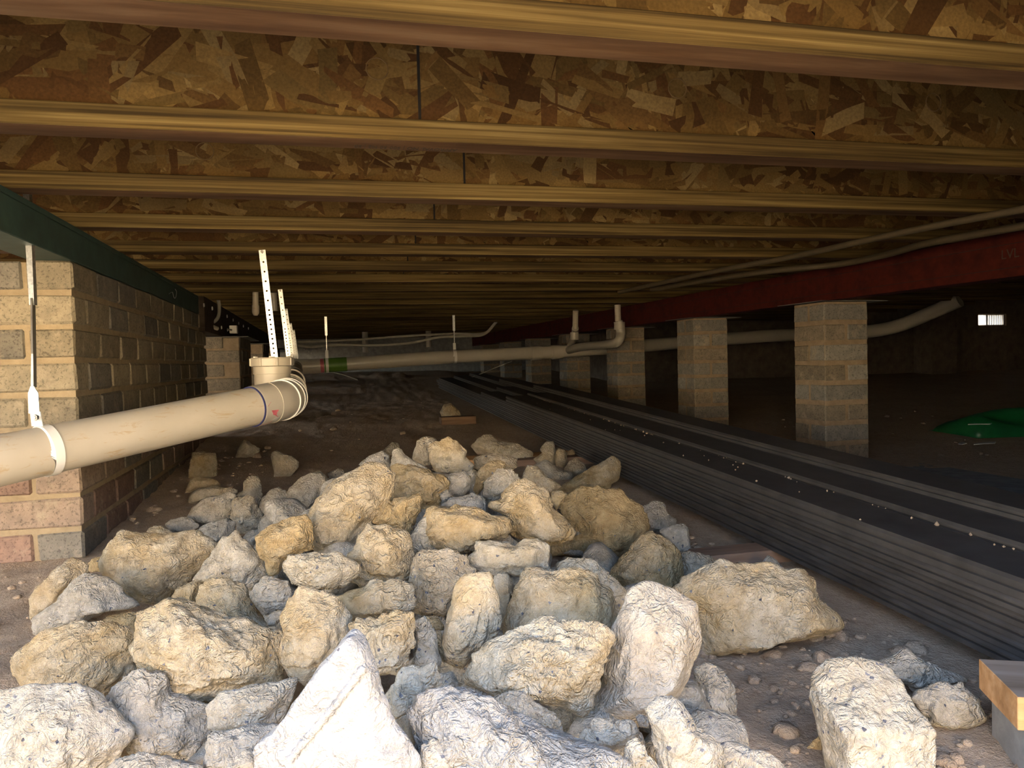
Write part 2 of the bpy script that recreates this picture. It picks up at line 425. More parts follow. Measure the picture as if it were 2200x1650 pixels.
fl_sets = [flakes_mesh(XJ0, XJ1, 4200, 40 + i) for i in range(3)]
JY = [0.955 - JW / 2 + .470 * k for k in range(-1, 24)]
ORD = ['nearest', 'second', 'third', 'fourth', 'fifth', 'sixth', 'seventh', 'eighth', 'ninth', 'tenth', 'eleventh', 'twelfth', 'thirteenth', 'fourteenth',
       'fifteenth', 'sixteenth', 'seventeenth', 'eighteenth', 'nineteenth', 'twentieth', 'twenty-first', 'twenty-second', 'twenty-third', 'twenty-fourth', 'twenty-fifth']
for k, y in enumerate(JY):
    if k == 0: lab = 'timber floor joist above the camera, hidden over the top edge of the picture'
    elif k == 1: lab = 'nearest timber floor joist crossing the top edge, wide pinkish lower flange'
    elif k == 2: lab = 'second timber floor joist from the camera, upside-down print under its flange'
    elif k < 13: lab = f'{ORD[k - 1]} timber floor joist from the camera, strand-board web over a yellowish flange'
    else: lab = 'distant timber floor joist in the dark far end of the crawl space'
    j = thing('floor_joist', lab, 'joist', (0, y, 0), 'floor joists under the house')
    o = link('bottom_flange', fl_me, parent=j, loc=(0, 0, JB + FT / 2)); o['label'] = 'laminated timber flange with streaky grain'
    link('top_flange', fl_me, parent=j, loc=(0, 0, JB + JH - FT / 2))
    w = link('web', web_me, M['osb'], j)
    if k < 12:
        s = link('strand', fl_sets[k % 3], M['osb'], w, loc=(((k * 37) % 11) * .013 - .06, -.0055, 0)); s['kind'] = 'stuff'
    # butt joints between web panels
    if 1 <= k <= 8:
        u = {1: 908, 2: 905, 3: 997, 4: 930, 5: 888, 6: 870, 7: 860, 8: 850}[k]
        X = onY(u, 360, y - .007)[0]
        MB().box(X - .0025, X + .0025, -.0085, -.006, JB + FT + .002, JB + JH - FT).build('panel_joint', M['black'], w)
    # round knock-outs
    if k in (1, 2, 3):
        for u, v in (((810, 148), (1455, 190), (2005, 220)) if k == 2 else ((620, 20), (1700, 60)) if k == 1 else ((440, 325), (1230, 350))):
            p = onY(u, v, y - .007)
            if JB + FT + .024 < p[2] < JB + JH - FT - .024:
                ring = [(p[0] + .019 * math.cos(t), -.0078, p[2] + .019 * math.sin(t)) for t in np.linspace(0, 2 * math.pi, 20, endpoint=False)]
                MB().tube(ring, .0011, 6, closed=True).build('knockout_ring', M['ring'], w)
# stamp under the second flange
def text_mesh(body, size):
    cu = bpy.data.curves.new('print', 'FONT'); cu.body = body; cu.size = size; cu.extrude = 0.0002; cu.resolution_u = 2
    t = bpy.data.objects.new('print', cu); C.objects.link(t); bpy.context.view_layer.update()
    me = bpy.data.meshes.new_from_object(t.evaluated_get(bpy.context.evaluated_depsgraph_get()))
    bpy.data.objects.remove(t); return me
joists = [o for o in C.objects if o.name.startswith('floor_joist')]
fl2 = [c for c in joists[2].children if c.name.startswith('bottom_flange')][0]
me = text_mesh('APPROVAL NO | 500 50 H2 | SB', .026)
pr = link('print', me, M['ink'], fl2); pr['label'] = 'black stamped lettering upside down on the flange'
xr = onZ(976, 331, JB)[0]
ww = max(v.co.x for v in me.vertices); sx = (xr - onZ(760, 318, JB)[0]) / ww
pr.matrix_local = Matrix(((-sx, 0, 0, xr), (0, 1, 0, .008), (0, 0, -1, -FT / 2 - .0004), (0, 0, 0, 1)))

# ------------------------------------------------------------------ beams
gb = thing('steel_beam', 'dark green painted steel beam resting on the brick wall', 'beam', (-.68, 3, 0))
MB().box(-.05, .052, -2.2, 1.42, .975, .989, .001).build('top_plate', M['green'], gb)
MB().box(-.05, .052, -2.2, 1.42, .893, .9745, .002).build('web_plate', M['green'], gb)
sp_ = thing('steel_wire', 'small curled offcut of wire hooked on the green beam', 'wire', tuple(onX(372, 630, -.624)))
MB().tube(arc_pts([(0.0, -.10, -.012), (.006, -.07, -.022 + .02), (.006, -.045, -.002), (.006, -.02, -.02), (.006, .02, -.018), (.006, .05, .01), (.0, .05, .024)], 6), .0012, 8).build('strand', M['galv'], sp_)
db = MB().box(-.70, -.60, 4.425, 11.6, .80, .989, .002).build('timber_beam', M['darkbeam']); tag(db, 'dark brown timber beam carrying cable clips beyond the green beam', 'beam')
rb = thing('timber_beam', 'red coated laminated timber beam on top of the cement-brick piers', 'beam', (2.31, 5, 0))
body = MB().box(-.05, .05, -4.9, 6.6, .838, .989, .002).build('beam_body', M['red'], rb)
for i, zz in enumerate((.868, .948)):
    MB().box(-.0512, -.0502, -4.9, 6.6, zz, zz + .002).build('glue_line', M['black'], body)
me = text_mesh('LVL', .045); t = link('print', me, M['ink'], body); p = onX(2150, 545, 2.259); t.matrix_local = Matrix(((0, 0, -1, -.0506), (-1, 0, 0, p[1] - 5), (0, 1, 0, p[2] - .02), (0, 0, 0, 1)))
t['label'] = 'faint dark lettering on the red beam'

# ------------------------------------------------------------------ brickwork
def brick_mesh(lx, ly, lz, seed):
    r = np.random.RandomState(seed); c = .006
    mb = MB(); mb.box(-lx / 2, lx / 2, -ly / 2, ly / 2, -lz / 2, lz / 2, c)
    for v in mb.bm.verts: v.co += Vector(r.uniform(-.0018, .0018, 3))
    bmesh.ops.triangulate(mb.bm, faces=mb.bm.faces[:]); return mb.mesh('brick')
BR = [brick_mesh(.110, .230, .076, i) for i in range(6)]      # long axis along Y
BH = [brick_mesh(.110, .110, .076, 20 + i) for i in range(4)]
for b_ in BR + BH: b_.materials.append(M['brick'])
def put_brick(parent, x, y, z, rot=0.0, half=False, col=(.3, .27, .21)):
    k = random.uniform(.80, 1.15); me = random.choice(BH if half else BR)
    o = link('brick', me, None, parent, (x, y, z), (random.uniform(-.006, .006), 0, rot + random.choice((0, math.pi)) + random.uniform(-.008, .008)), (col[0] * k, col[1] * k, col[2] * k, 1))
    return o
wl = struct(link('wall_left', None, loc=(0, 0, 0)))
XW, YW, ZW = -.628, 2.25, .892
mc = MB().box(XW - .222, XW - .006, YW + .006, 4.60, -.02, ZW - .004).build('mortar_core', M['mortar'], wl)
CR = .0895
for c in range(11):
    zc = ZW - .038 - c * CR
    if zc < 0: break
    low = c / 9.0
    def wcol():
        base = (.34, .30, .225) if c < 5 else (.335, .265, .215)
        if random.random() < .25: base = (.25, .235, .205)
        if c >= 5 and random.random() < .5: base = (.30, .205, .165)
        return base
    if c % 2 == 0:
        y = YW + .115
        while y < 4.6: put_brick(wl, XW - .055, y, zc, 0, False, wcol()); y += .24
        put_brick(wl, XW - .175, YW + .115, zc, 0, False, wcol())
    else:
        put_brick(wl, XW - .115, YW + .055, zc, math.pi / 2, False, wcol())
        y = YW + .115 + .12
        while y < 4.45: put_brick(wl, XW - .055, y, zc, 0, False, wcol()); y += .24
        put_brick(wl, XW - .055, y - .06, zc, 0, True, wcol())
# cement-brick piers under the red beam
ORDP = ['nearest', 'second', 'third', 'fourth', 'fifth', 'sixth', 'seventh', 'eighth']
PIER_Y = [3.02 + 1.25 * i for i in range(7)]
for i, y0 in enumerate(PIER_Y):
    zb = [.095, .12, .20, .235, .26, .27, .27][i]
    p = thing('brick_pier', f'{ORDP[i]} grey cement-brick pier under the red beam, counted from the camera', 'pier', (2.32, y0 + .12, zb), 'piers under the red beam')
    top = .828 - zb
    MB().box(-.112, .112, -.112, .112, -.03, top).build('mortar_core', M['mortar_pier'], p)
    n = int(round((top) / .0882)); h = top / n
    for c in range(n):
        zc = top - h / 2 - c * h
        for s in (-1, 1):
            base = (.30, .29, .27) if random.random() < .55 else (.29, .25, .20)
            if c % 2: put_brick(p, .06 * s, 0, zc, 0, False, base)
            else: put_brick(p, 0, .06 * s, zc, math.pi / 2, False, base)
    cap = MB()
    cap.poly_prism([(-.165, -.17, top + .001), (-.10, -.12, top + .004), (.10, -.12, top + .004), (.185, -.16, top - .001), (.185, .16, top - .001), (.10, .12, top + .004), (-.10, .12, top + .004), (-.165, .17, top + .001)], (0, 0, .0022))
    cap.build('ant_cap', M['dull'], p)
ft = MB().box(1.92, 2.62, .3, 3.42, -.12, .092, .008).build('concrete_footing', M['conc']); tag(ft, 'grey concrete strip footing beside the nearest cement-brick pier', 'footing')
# piers on the far left behind the brick wall
for i, (x1, y0, y1, lab) in enumerate(((-.50, 5.15, 5.95, 'dusty masonry pier just behind the end of the brick wall'), (-.47, 6.75, 7.5, 'dim masonry pier second behind the brick wall'), (-.45, 8.4, 9.1, 'dark masonry pier furthest behind the brick wall'))):
    pr_ = thing('masonry_pier', lab, 'pier', (x1 - .14, (y0 + y1) / 2, .1)); hy = (y1 - y0) / 2
    MB().box(-.14, .14, -hy, hy, 0, .69, .004).build('pier_core', M['mortar_pier'], pr_)
    for c in range(8):
        zc = .66 - c * .088
        for q in range(3):
            yy = -hy + .12 + q * .24 + (.12 if c % 2 else 0)
            if yy + .1 < hy: put_brick(pr_, .0915, yy, zc, 0, False, (.25, .22, .18))
        put_brick(pr_, .025 if c % 2 else -.07, -hy + .049, zc, math.pi / 2, False, (.25, .22, .18))
    MB().box(-.2, .2, -hy - .05, hy + .05, .692, .695).build('ant_cap', M['dull'], pr_)

# ------------------------------------------------------------------ outer walls of the crawl space
wb = struct(MB().box(-5, 3.3, 11.7, 11.9, -.2, 1.29).build('wall_back', M['conc']))
struct(MB().box(3.2, 3.3, 8.11, 11.7, -.2, 1.29).build('wall_far_side', M['dark_wall']))
struct(MB().box(10, 10.1, -.35, 8.11, -.3, 1.29).build('wall_far_right', M['dark_wall']))
struct(MB().box(.90, 10, .05, .30, -.3, 1.29).build('wall_front', M['dark_wall']))
# right-hand wall with the little air vent: pieces around the vent hole
YR = 8.0
v0 = onY(2102, 700, YR); v1 = onY(2162, 674, YR)
wr = struct(link('wall_right', None))
MB().box(3.2, v0[0], YR, YR + .11, -.1, 1.29).build('wall_panel', M['dark_wall'], wr)
MB().box(v1[0], 10, YR, YR + .11, -.1, 1.29).build('wall_panel', M['dark_wall'], wr)
MB().box(v0[0], v1[0], YR, YR + .11, -.1, v0[2]).build('wall_panel', M['dark_wall'], wr)
MB().box(v0[0], v1[0], YR, YR + .11, v1[2], 1.29).build('wall_panel', M['dark_wall'], wr)
xp = onY(2055, 690, YR - .3)[0]
MB().box(xp - .35, xp, YR - .3, YR - .002, -.1, 1.28).build('pilaster', M['dark_wall'], wr)
vent = thing('air_vent', 'bright barred air vent letting daylight through the dark far wall', 'vent', ((v0[0] + v1[0]) / 2, YR + .05, v0[2]))
vw, vh = (v1[0] - v0[0]) / 2, v1[2] - v0[2]
MB().box(-vw, vw, -.02, .02, 0, .012).box(-vw, vw, -.02, .02, vh - .012, vh).box(-vw, -vw + .012, -.02, .02, .012, vh - .012).box(vw - .012, vw, -.02, .02, .012, vh - .012).box(-vw * .32, -vw * .22, -.02, .02, .012, vh - .012).build('frame', M['steel_dark'], vent)
for q in range(9):
    xx = -vw * .15 + q * vw * .125
    MB().box(xx, xx + .010, -.012, .012, .0125, vh - .0125).build('bar', M['steel_dark'], vent)

# ------------------------------------------------------------------ main drain pipe
PR = .055
pA = atD(-220, 1036, 1.48); pB = atD(545, 873, 2.20)
pd = thing('drain_pipe', 'cream plastic drain pipe with mud smears running from the left edge to the capped junction', 'pipe', tuple(pB))
O = np.array(pB)
def rel(P): return [tuple(np.array(p) - O) for p in P]
bend0 = pB; dirn = _n(pB - pA)
e1 = pB + dirn * .060
run_dir = _n(np.array([-.03, 1.0, .025]))
corner = pB + dirn * .125
e2 = corner + run_dir * .08
far_end = np.array([-.2, 6.28, .585]); run_dir = _n(far_end - corner); e2 = corner + run_dir * .09
MB().tube(rel([pA, lerp(pA, pB, .5), pB]), PR, 48).build('pipe', M['pvc'], pd)
cp = MB().tube(rel([pB - dirn * .006, pB, e1]), [PR * 1.055, PR * 1.075, PR * 1.075], 48, hard=True).build('collar', M['pvc_grey'], pd); cp['label'] = 'warm grey socket of the bend'
# bend sweeps from the near pipe into the run under the straps
bend = [lerp(e1, corner, t) * 0 + (1 - t) ** 2 * e1 + 2 * (1 - t) * t * corner + t * t * e2 for t in np.linspace(0, 1, 14)]
MB().tube(rel(bend), PR * 1.07, 48).build('bend', M['pvc_grey'], pd)
for t, rr in ((.0, 1.10), (.42, 1.13), (.66, 1.12), (.93, 1.12)):
    p = (1 - t) ** 2 * e1 + 2 * (1 - t) * t * corner + t * t * e2; tg = _n(2 * (1 - t) * (corner - e1) + 2 * t * (e2 - corner))
    MB().tube(rel([p - tg * .003, p - tg * .002, p + tg * .002, p + tg * .003]), [PR * 1.05, PR * rr, PR * rr, PR * 1.05], 48, hard=True).build('socket_rim', M['white'] if t > .3 else M['pvc_grey'], pd)
MB().tube(rel([pB - dirn * .0085, pB - dirn * .0045]), PR * 1.06, 48).build('solvent_ring', M['blue'], pd)
MB().tube(rel([e2, lerp(e2, far_end, .5), far_end]), PR, 32).build('pipe', M['pvc_grey'], pd)
for q in (.12, .30):
    p = lerp(e2, far_end, q); MB().tube(rel([p - run_dir * .05, p + run_dir * .05]), PR * 1.12, 32).build('collar', M['pvc_grey'], pd)
# pink primer splash on the underside of the socket
def on_tube(c, d, ang, r):
    up = np.array([0, 0, 1.0]); nrm = _n(up - d * np.dot(up, d)); bi = np.cross(d, nrm)
    return c + (nrm * math.cos(ang) + bi * math.sin(ang)) * r
def patch(name, m, base, d, prof, r, parent, off):
    """curved sticker: prof = list of (along, angle) outline points"""
    mb = MB(); pv = [mb.bm.verts.new(on_tube(base + d * a, d, g, r) - off) for a, g in prof]
    cen = np.mean([on_tube(base + d * a, d, g, r) for a, g in prof], 0); ca = np.mean([a for a, g in prof]); cg = np.mean([g for a, g in prof])
    cv = mb.bm.verts.new(on_tube(base + d * ca, d, cg, r) - off)
    for i in range(len(pv)): mb.bm.faces.new((cv, pv[i], pv[(i + 1) % len(pv)]))
    o = mb.build(name, m, parent); return o
side = 1 if np.dot(on_tube(pB, dirn, 1.57, 1) - pB, CAM - pB) > 0 else -1
g0 = side * 2.0
prof = [(.001, g0 - side * .45), (.014, g0 - side * .62), (.013, g0 - side * .20), (.040, g0 - side * .16), (.034, g0 + side * .10), (.046, g0 + side * .30), (.026, g0 + side * .55), (.001, g0 + side * .75)]
patch('primer_splash', M['pink'], pB, dirn, prof, PR * 1.082, pd, O)['label'] = 'pink primer splashed under the socket'
prof = [(.022, g0 + side * .40), (.036, g0 + side * .24), (.05, g0 + side * .30), (.045, g0 + side * .55)]
patch('label_sticker', M['paper'], pB, dirn, prof, PR * 1.084, pd, O)
# inspection riser with screw cap
ris = corner + run_dir * .27
rt = np.array([ris[0], ris[1], onY(585, 768, ris[1])[2]])
rx = onY(585, 800, ris[1])[0]; ris2 = np.array([rx, ris[1], ris[2]]); rt[0] = rx
hh = rt[2] - ris2[2]
def lathe(parent, name, m, prof, seg=48, cx=rx, cy=ris[1]):
    return MB().tube(rel([(cx, cy, z) for r, z in prof]), [r for r, z in prof], seg, hard=True).build(name, m, parent)
zt = rt[2]
lathe(pd, 'riser', M['pvc_grey'], [(PR * 1.05, ris2[2]), (PR * 1.05, zt - .055), (PR * 1.10, zt - .054), (PR * 1.10, zt - .030)])
cap = lathe(pd, 'screw_cap', M['pvc_grey'], [(PR * 1.16, zt - .0295), (PR * 1.25, zt - .027), (PR * 1.25, zt - .004), (PR * 1.20, zt)]); cap['label'] = 'round grey screw cap of the inspection opening'
for g in np.linspace(0, 2 * math.pi, 6, endpoint=False):
    x, y = rx + PR * 1.08 * math.cos(g + .5), ris[1] + PR * 1.08 * math.sin(g + .5)
    MB().tube(rel([(x, y, zt), (x, y, zt + .004)]), .0045, 10).build('lug', M['white'], cap)
for g in np.linspace(0, 2 * math.pi, 8, endpoint=False):
    x, y = rx + PR * 1.26 * math.cos(g + .3), ris[1] + PR * 1.26 * math.sin(g + .3)
    MB().tube(rel([(x, y, zt - .027), (x, y, zt - .003)]), .0035, 8).build('grip_rib', M['pvc_grey'], cap)

# second run crossing the crawl space
cpx = [(640, 788, 6.35), (720, 784, 6.35), (975, 766, 6.35), (1200, 756, 6.35), (1430, 739, 6.25), (1640, 722, 6.1), (1860, 714, 6.0)]
cpp = [onY(u, v, y) for u, v, y in cpx]
cr = thing('drain_pipe', 'long dusty drain pipe with green tape crossing the dark far end towards the piers', 'pipe', tuple(cpp[0])); O = np.array(cpp[0])
MB().tube(rel(cpp), PR, 32).build('pipe', M['pvc_grey'], cr)
dx = _n(cpp[1] - cpp[0])
def xat(u, v): return onY(u, v, 6.35)
MB().tube(rel([xat(637, 788) - dx * .02, xat(662, 787)]), PR * 1.13, 32).build('collar', M['pvc_grey'], cr)
MB().tube(rel([xat(662, 787.3), xat(688, 786)]), PR * 1.08, 32).build('collar', M['pvc_grey'], cr)
MB().tube(rel([xat(688.5, 786), xat(696, 785.5)]), PR * 1.03, 32).build('primer_band', M['pink'], cr)
tp = MB().tube(rel([xat(697, 785.4), xat(745, 782.2)]), PR * 1.045, 32).build('tape', M['green_tape'], cr); tp['label'] = 'bright green tape wrapped round the pipe'
for u, v in ((1140, 759), (1185, 757)):
    MB().tube(rel([xat(u, v), xat(u + 22, v - 1.5)]), PR * 1.12, 32).build('collar', M['pvc_grey'], cr)
# upward end piece on the far right
upp = thing('drain_pipe', 'dim drain pipe sloping up to the floor right of the nearest pier', 'pipe', tuple(onY(1868, 712, 5.6))); O = np.array(onY(1868, 712, 5.6))
MB().tube(rel(arc_pts([onY(1800, 714, 6.1) + [0, -.16, 0], onY(1868, 712, 5.7), onY(1930, 700, 5.5), onY(2000, 672, 5.3), onY(2062, 645, 5.1)], 6)), PR, 24).build('pipe', M['pvc_grey'], upp)
# branches standing up from the crossing run
for lab, pts, capu in (('short upright branch pipe with a socket, left of the elbow branch', [(1237, 674), (1236, 705), (1234, 722), (1226, 742)], (1234, 722)),
                       ('elbowed branch pipe in front of the third pier', [(1327, 661), (1328, 690), (1334, 715), (1326, 735), (1296, 741), (1250, 745), (1222, 752)], (1331, 700))):
    yb = 5.32 if 'elbowed' in lab else 5.9
    pp = [onY(u, v, yb + ((max(0, 1326 - u) / 104) ** 1.0 * .98 if 'elbowed' in lab else (6.3 - yb) * max(0, v - 700) / 42)) for u, v in pts]; pp[0][2] = max(pp[0][2], JB); O = np.array(pp[0]); b_ = thing('branch_pipe', lab, 'pipe', tuple(pp[0]))
    MB().tube(rel(arc_pts(pp[:2], 3)), .023, 20).build('pipe', M['pvc'], b_)
    MB().tube(rel(arc_pts(pp[1:], 6)), .034 if 'elbowed' in lab else .028, 20).build('elbow', M['pvc_grey'], b_)
    c0 = onY(capu[0], capu[1] - 8, yb); c1 = onY(capu[0], capu[1] + 8, yb); MB().tube(rel([c0, c1]), .040 if 'elbowed' in lab else .034, 20).build('socket', M['pvc_grey'], b_)

# ------------------------------------------------------------------ pipe hangers
def strap_mesh(L_, w=.022, hole=.0036, pitch=.0165, thick=.0012, pattern=None):
    """perforated strip hanging down from z = 0, facing -Y, with real holes"""
    bm = bmesh.new(); n = int(L_ / pitch)
    for i in range(n):
        zt_, zb_ = -i * pitch, -(i + 1) * pitch; zc = (zt_ + zb_) / 2
        if pattern is None or i in pattern:
            outer = []
            for k in range(8):
                a = 2 * math.pi * (k + .5) / 8; c, s_ = math.cos(a), math.sin(a); m_ = max(abs(c), abs(s_))
                outer.append((c / m_ * w / 2, zc + s_ / m_ * pitch / 2))
            ov = [bm.verts.new((x, 0, z)) for x, z in outer]
            iv = [bm.verts.new((hole * math.cos(2 * math.pi * (k + .5) / 8), 0, zc + hole * math.sin(2 * math.pi * (k + .5) / 8))) for k in range(8)]
            for k in range(8): bm.faces.new((ov[k], ov[(k + 1) % 8], iv[(k + 1) % 8], iv[k]))
            cs = [bm.verts.new((sx_ * w / 2, 0, z)) for z in (zb_, zt_) for sx_ in (-1, 1)]
            # corners
            bm.faces.new((cs[0], ov[5], ov[4])); bm.faces.new((cs[1], ov[7], ov[6])); bm.faces.new((cs[2], ov[3], ov[2])); bm.faces.new((cs[3], ov[1], ov[0]))
        else:
            vs_ = [bm.verts.new(p) for p in ((-w / 2, 0, zb_), (w / 2, 0, zb_), (w / 2, 0, zt_), (-w / 2, 0, zt_))]; bm.faces.new(vs_)
    # tapered, twisted foot
    z1 = -n * pitch
    q = [bm.verts.new(p) for p in ((-w / 2, 0, z1), (w / 2, 0, z1), (w * .3, -.003, z1 - .03), (-w * .3, -.003, z1 - .03), (w * .25, .004, z1 - .06), (-w * .25, .004, z1 - .06))]
    bm.faces.new((q[3], q[2], q[1], q[0])); bm.faces.new((q[5], q[4], q[2], q[3]))
    bmesh.ops.remove_doubles(bm, verts=bm.verts, dist=.0002); bmesh.ops.recalc_face_normals(bm, faces=bm.faces)
    r = bmesh.ops.extrude_face_region(bm, geom=bm.faces[:]); 
    for v in [g for g in r['geom'] if isinstance(g, bmesh.types.BMVert)]: v.co.y += thick
    bmesh.ops.recalc_face_normals(bm, faces=bm.faces)
    me = bpy.data.meshes.new('strap'); bm.to_mesh(me); bm.free(); return me
def ring_band(c, d, r, width, thick=.0016, seg=40):
    c = np.array(c); d = np.array(d)
    P = [c - d * width / 2, c - d * width / 2, c + d * width / 2, c + d * width / 2]
    mb = MB(); mb.tube([tuple(p) for p in P], [r, r + thick, r + thick, r], seg, caps=False, hard=True); return mb
hang = [(565, 547, 'nearest tall perforated steel strap standing above the screw cap'), (603, 628, 'second perforated steel strap behind the tall one, dull grey face'), (615, 668, 'third perforated steel strap in the receding row'),
        (628, 702, 'fourth perforated steel strap in the receding row'), (635, 716, 'furthest perforated steel strap in the receding row')]
HY = [2.815, 4.225, 5.635, 7.515, 8.925]
for i, ((u, v, lab), y) in enumerate(zip(hang, HY)):
    jy = min(JY, key=lambda q: abs(q + JW / 2 - y)); p = onZ(u, v, JB); x = p[0]; yy = jy - JW / 2 - .0016
    zt = JB + .010
    h = thing('pipe_hanger', lab, 'hanger', (x, yy, zt), 'perforated straps holding the receding drain pipe')
    pipe_z = lerp(corner, far_end, min(1, (yy - corner[1]) / (far_end[1] - corner[1])))[2]; pipe_x = lerp(corner, far_end, min(1, (yy - corner[1]) / (far_end[1] - corner[1])))[0]
    Lh = zt - (pipe_z + PR) - .055
    n = int(Lh / .0165); pat = [k for k in range(n) if k > 11 or k % 2 == 0]
    s = link('strap', strap_mesh(Lh, .022, .0036, .0165, .0012, set(pat)), M['galv'], h, rot=(0, -math.atan2(.030, Lh), 0))
    for zz in (-.006,): MB().tube([(0, -.004, zz), (0, .0, zz)], .005, 8).build('screw', M['steel_dark'], h)
    if i < 3:
        ring_band((pipe_x - x, 0, pipe_z - zt), run_dir, PR + .0005, .022).build('clamp_band', M['white'], h)
for u, v, lab, uc, vc in ((700, 681, 'thin steel hanger beside the green tape on the crossing pipe', 703, 785), (972, 680, 'thin steel hanger on the middle of the crossing pipe', 977, 766)):
    p = onZ(u, v, JB); c = onY(uc, vc, 6.35); y = 6.35
    h = thing('pipe_hanger', lab, 'hanger', (c[0], y, JB), 'thin hangers on the crossing pipe')
    hl = JB - c[2] - PR
    MB().box(-.010, .010, -.001, .001, -hl * .45, .0).box(-.002, .002, -.010, .010, -hl * .8, -hl * .45).build('strap', M['galv'], h)
    MB().box(-.012, .012, -.003, .003, -hl, -hl * .8).build('bracket', M['white'], h)
    ring_band((0, 0, c[2] - JB), dx, PR + .001, .022, .002).build('clamp_band', M['white'], h)
# near left hanger: folded strip, twisted wire part, plate, white clamp
hp = onZ(55, 418, JB); cl = lerp(pA, pB, .39)
tq = 0.39
best = min(np.linspace(0, 1, 400), key=lambda t: abs((lambda q: CX + F_PX * q[0] / -q[2])(ROT.T @ (lerp(pA, pB, t) - CAM)) - 100))
cl = lerp(pA, pB, best)
D0 = np.dot(ROT.T @ (cl - CAM), np.array([0, 0, -1.0]))
h = thing('pipe_hanger', 'bent galvanised hanger with a white clamp holding the near end of the cream pipe', 'hanger', tuple(cl)); O = cl
def hp_(u, v, D=None): return tuple(atD(u, v, (D or D0) ) - cl)
def strip(pts_w, name, m, thick=.0025):
    mb = MB(); rt_ = ROT[:, 0]; fw = -ROT[:, 2]
    for a, b in zip(pts_w[:-1], pts_w[1:]):
        (pa, wa), (pb, wb_) = a, b; pa = np.array(pa); pb = np.array(pb)
        ring = [pa - rt_ * wa / 2, pa + rt_ * wa / 2, pb + rt_ * wb_ / 2, pb - rt_ * wb_ / 2]
        mb.poly_prism([tuple(q) for q in ring], tuple(fw * thick))
    return mb.build(name, m, h)
k_ = D0 / F_PX
s1 = strip([(hp_(55, 405, D0 * 1.05), 14 * k_), (hp_(61, 520, D0 * 1.03), 14 * k_), (hp_(68, 655, D0 * 1.02), 11 * k_)], 'folded_strip', M['galv'], .012)
strip([(hp_(67, 640, D0 * 1.02), 4 * k_), (hp_(69, 760), 4 * k_), (hp_(69, 832), 6 * k_)], 'twisted_strip', M['steel_dark'], .012)
strip([(hp_(69, 830), 7 * k_), (hp_(71, 845), 22 * k_), (hp_(73, 888), 23 * k_)], 'plate', M['galv'])
strip([(hp_(75, 884, D0 * .997), 22 * k_), (hp_(80, 916, D0 * .985), 24 * k_)], 'clamp_tab', M['white'], .003)
bp = atD(78, 897, D0 * .985) - cl; fw_ = -ROT[:, 2]
MB().tube([tuple(bp - fw_ * .007), tuple(bp)], .0068, 6).build('nut', M['steel_dark'], h)
MB().tube([tuple(bp - fw_ * .010), tuple(bp - fw_ * .006)], .0035, 10).build('bolt_end', M['galv'], h)
ring_band((0, 0, 0), dirn, PR + .0012, .020, .002, 56).build('clamp_band', M['white'], h)

# ------------------------------------------------------------------ small fittings on the far left
cb = thing('cable', 'short white cable looping from a joist down to the dark beam', 'cable', tuple(onY(468, 640, 4.9))); O = np.array(onY(468, 640, 4.9))
MB().tube(rel(arc_pts([onY(468, 636, 4.95), onY(471, 660, 4.9), onY(469, 680, 4.85), onY(460, 691, 4.8), onY(446, 694, 4.75)], 6)), .010, 10).build('sheath', M['cable'], cb)
MB().tube(rel(arc_pts([onY(425, 699, 4.7), onY(450, 700, 4.75), onY(467, 706, 4.8)], 5)), .012, 10).build('sheath', M['cable'], cb)
jb = thing('junction_box', 'small square white junction box fixed below the dark beam', 'box', tuple(onY(502, 708, 5.05)))
MB().box(-.022, .022, -.03, .03, -.024, .024, .002).build('box_body', M['white'], jb)
MB().tube([(-.03, -.02, .0), (-.008, -.034, -.004)], .006, 10).build('gland', M['steel_dark'], jb)
for i, (u, v) in enumerate(((437, 656), (455, 663), (487, 680), (500, 688), (512, 695), (522, 701), (533, 706), (475, 704), (488, 709), (642, 744), (653, 751), (663, 756), (668, 759))):
    p = onX(u, v, -.594) if i < 9 else onY(u, v, 11.69); kk = p[1] / 4.6; c_ = MB()
    ring = [(0.003, .016 * math.cos(t) , .010 * math.sin(t)) for t in np.linspace(-.6, 4.2, 12)]
    c_.tube(ring, .0024, 6); o = c_.build('cable_clip', M['white'], loc=tuple(p)); tag(o, 'tiny open white cable clip screwed to the dark beam', 'clip', 'cable clips along the dark beam')
sv = thing('capped_pipe', 'small downward stub of plastic pipe with a slotted end under a joist', 'pipe', tuple(onZ(549, 628, JB)))
yb = onZ(549, 628, JB)[1]; O = np.array(onZ(549, 628, JB)); 
MB().tube(rel([onY(549, 622, yb), onY(549, 657, yb)]), .016, 16).build('pipe', M['pvc'], sv)
MB().tube(rel([onY(549, 656, yb), onY(549, 672, yb), onY(549, 678, yb)]), [.019, .019, .010], 16).build('end_cap', M['pvc'], sv)
pc = MB().tube([(0, 0, JH), (0, 0, 0.02), (.004, 0, -.09)], [.02, .02, .017], 12).build('pipe_stub', M['pvc_grey'], loc=tuple(onZ(587, 632, JB))); tag(pc, 'short grey pipe stub behind the tall perforated strap', 'pipe')
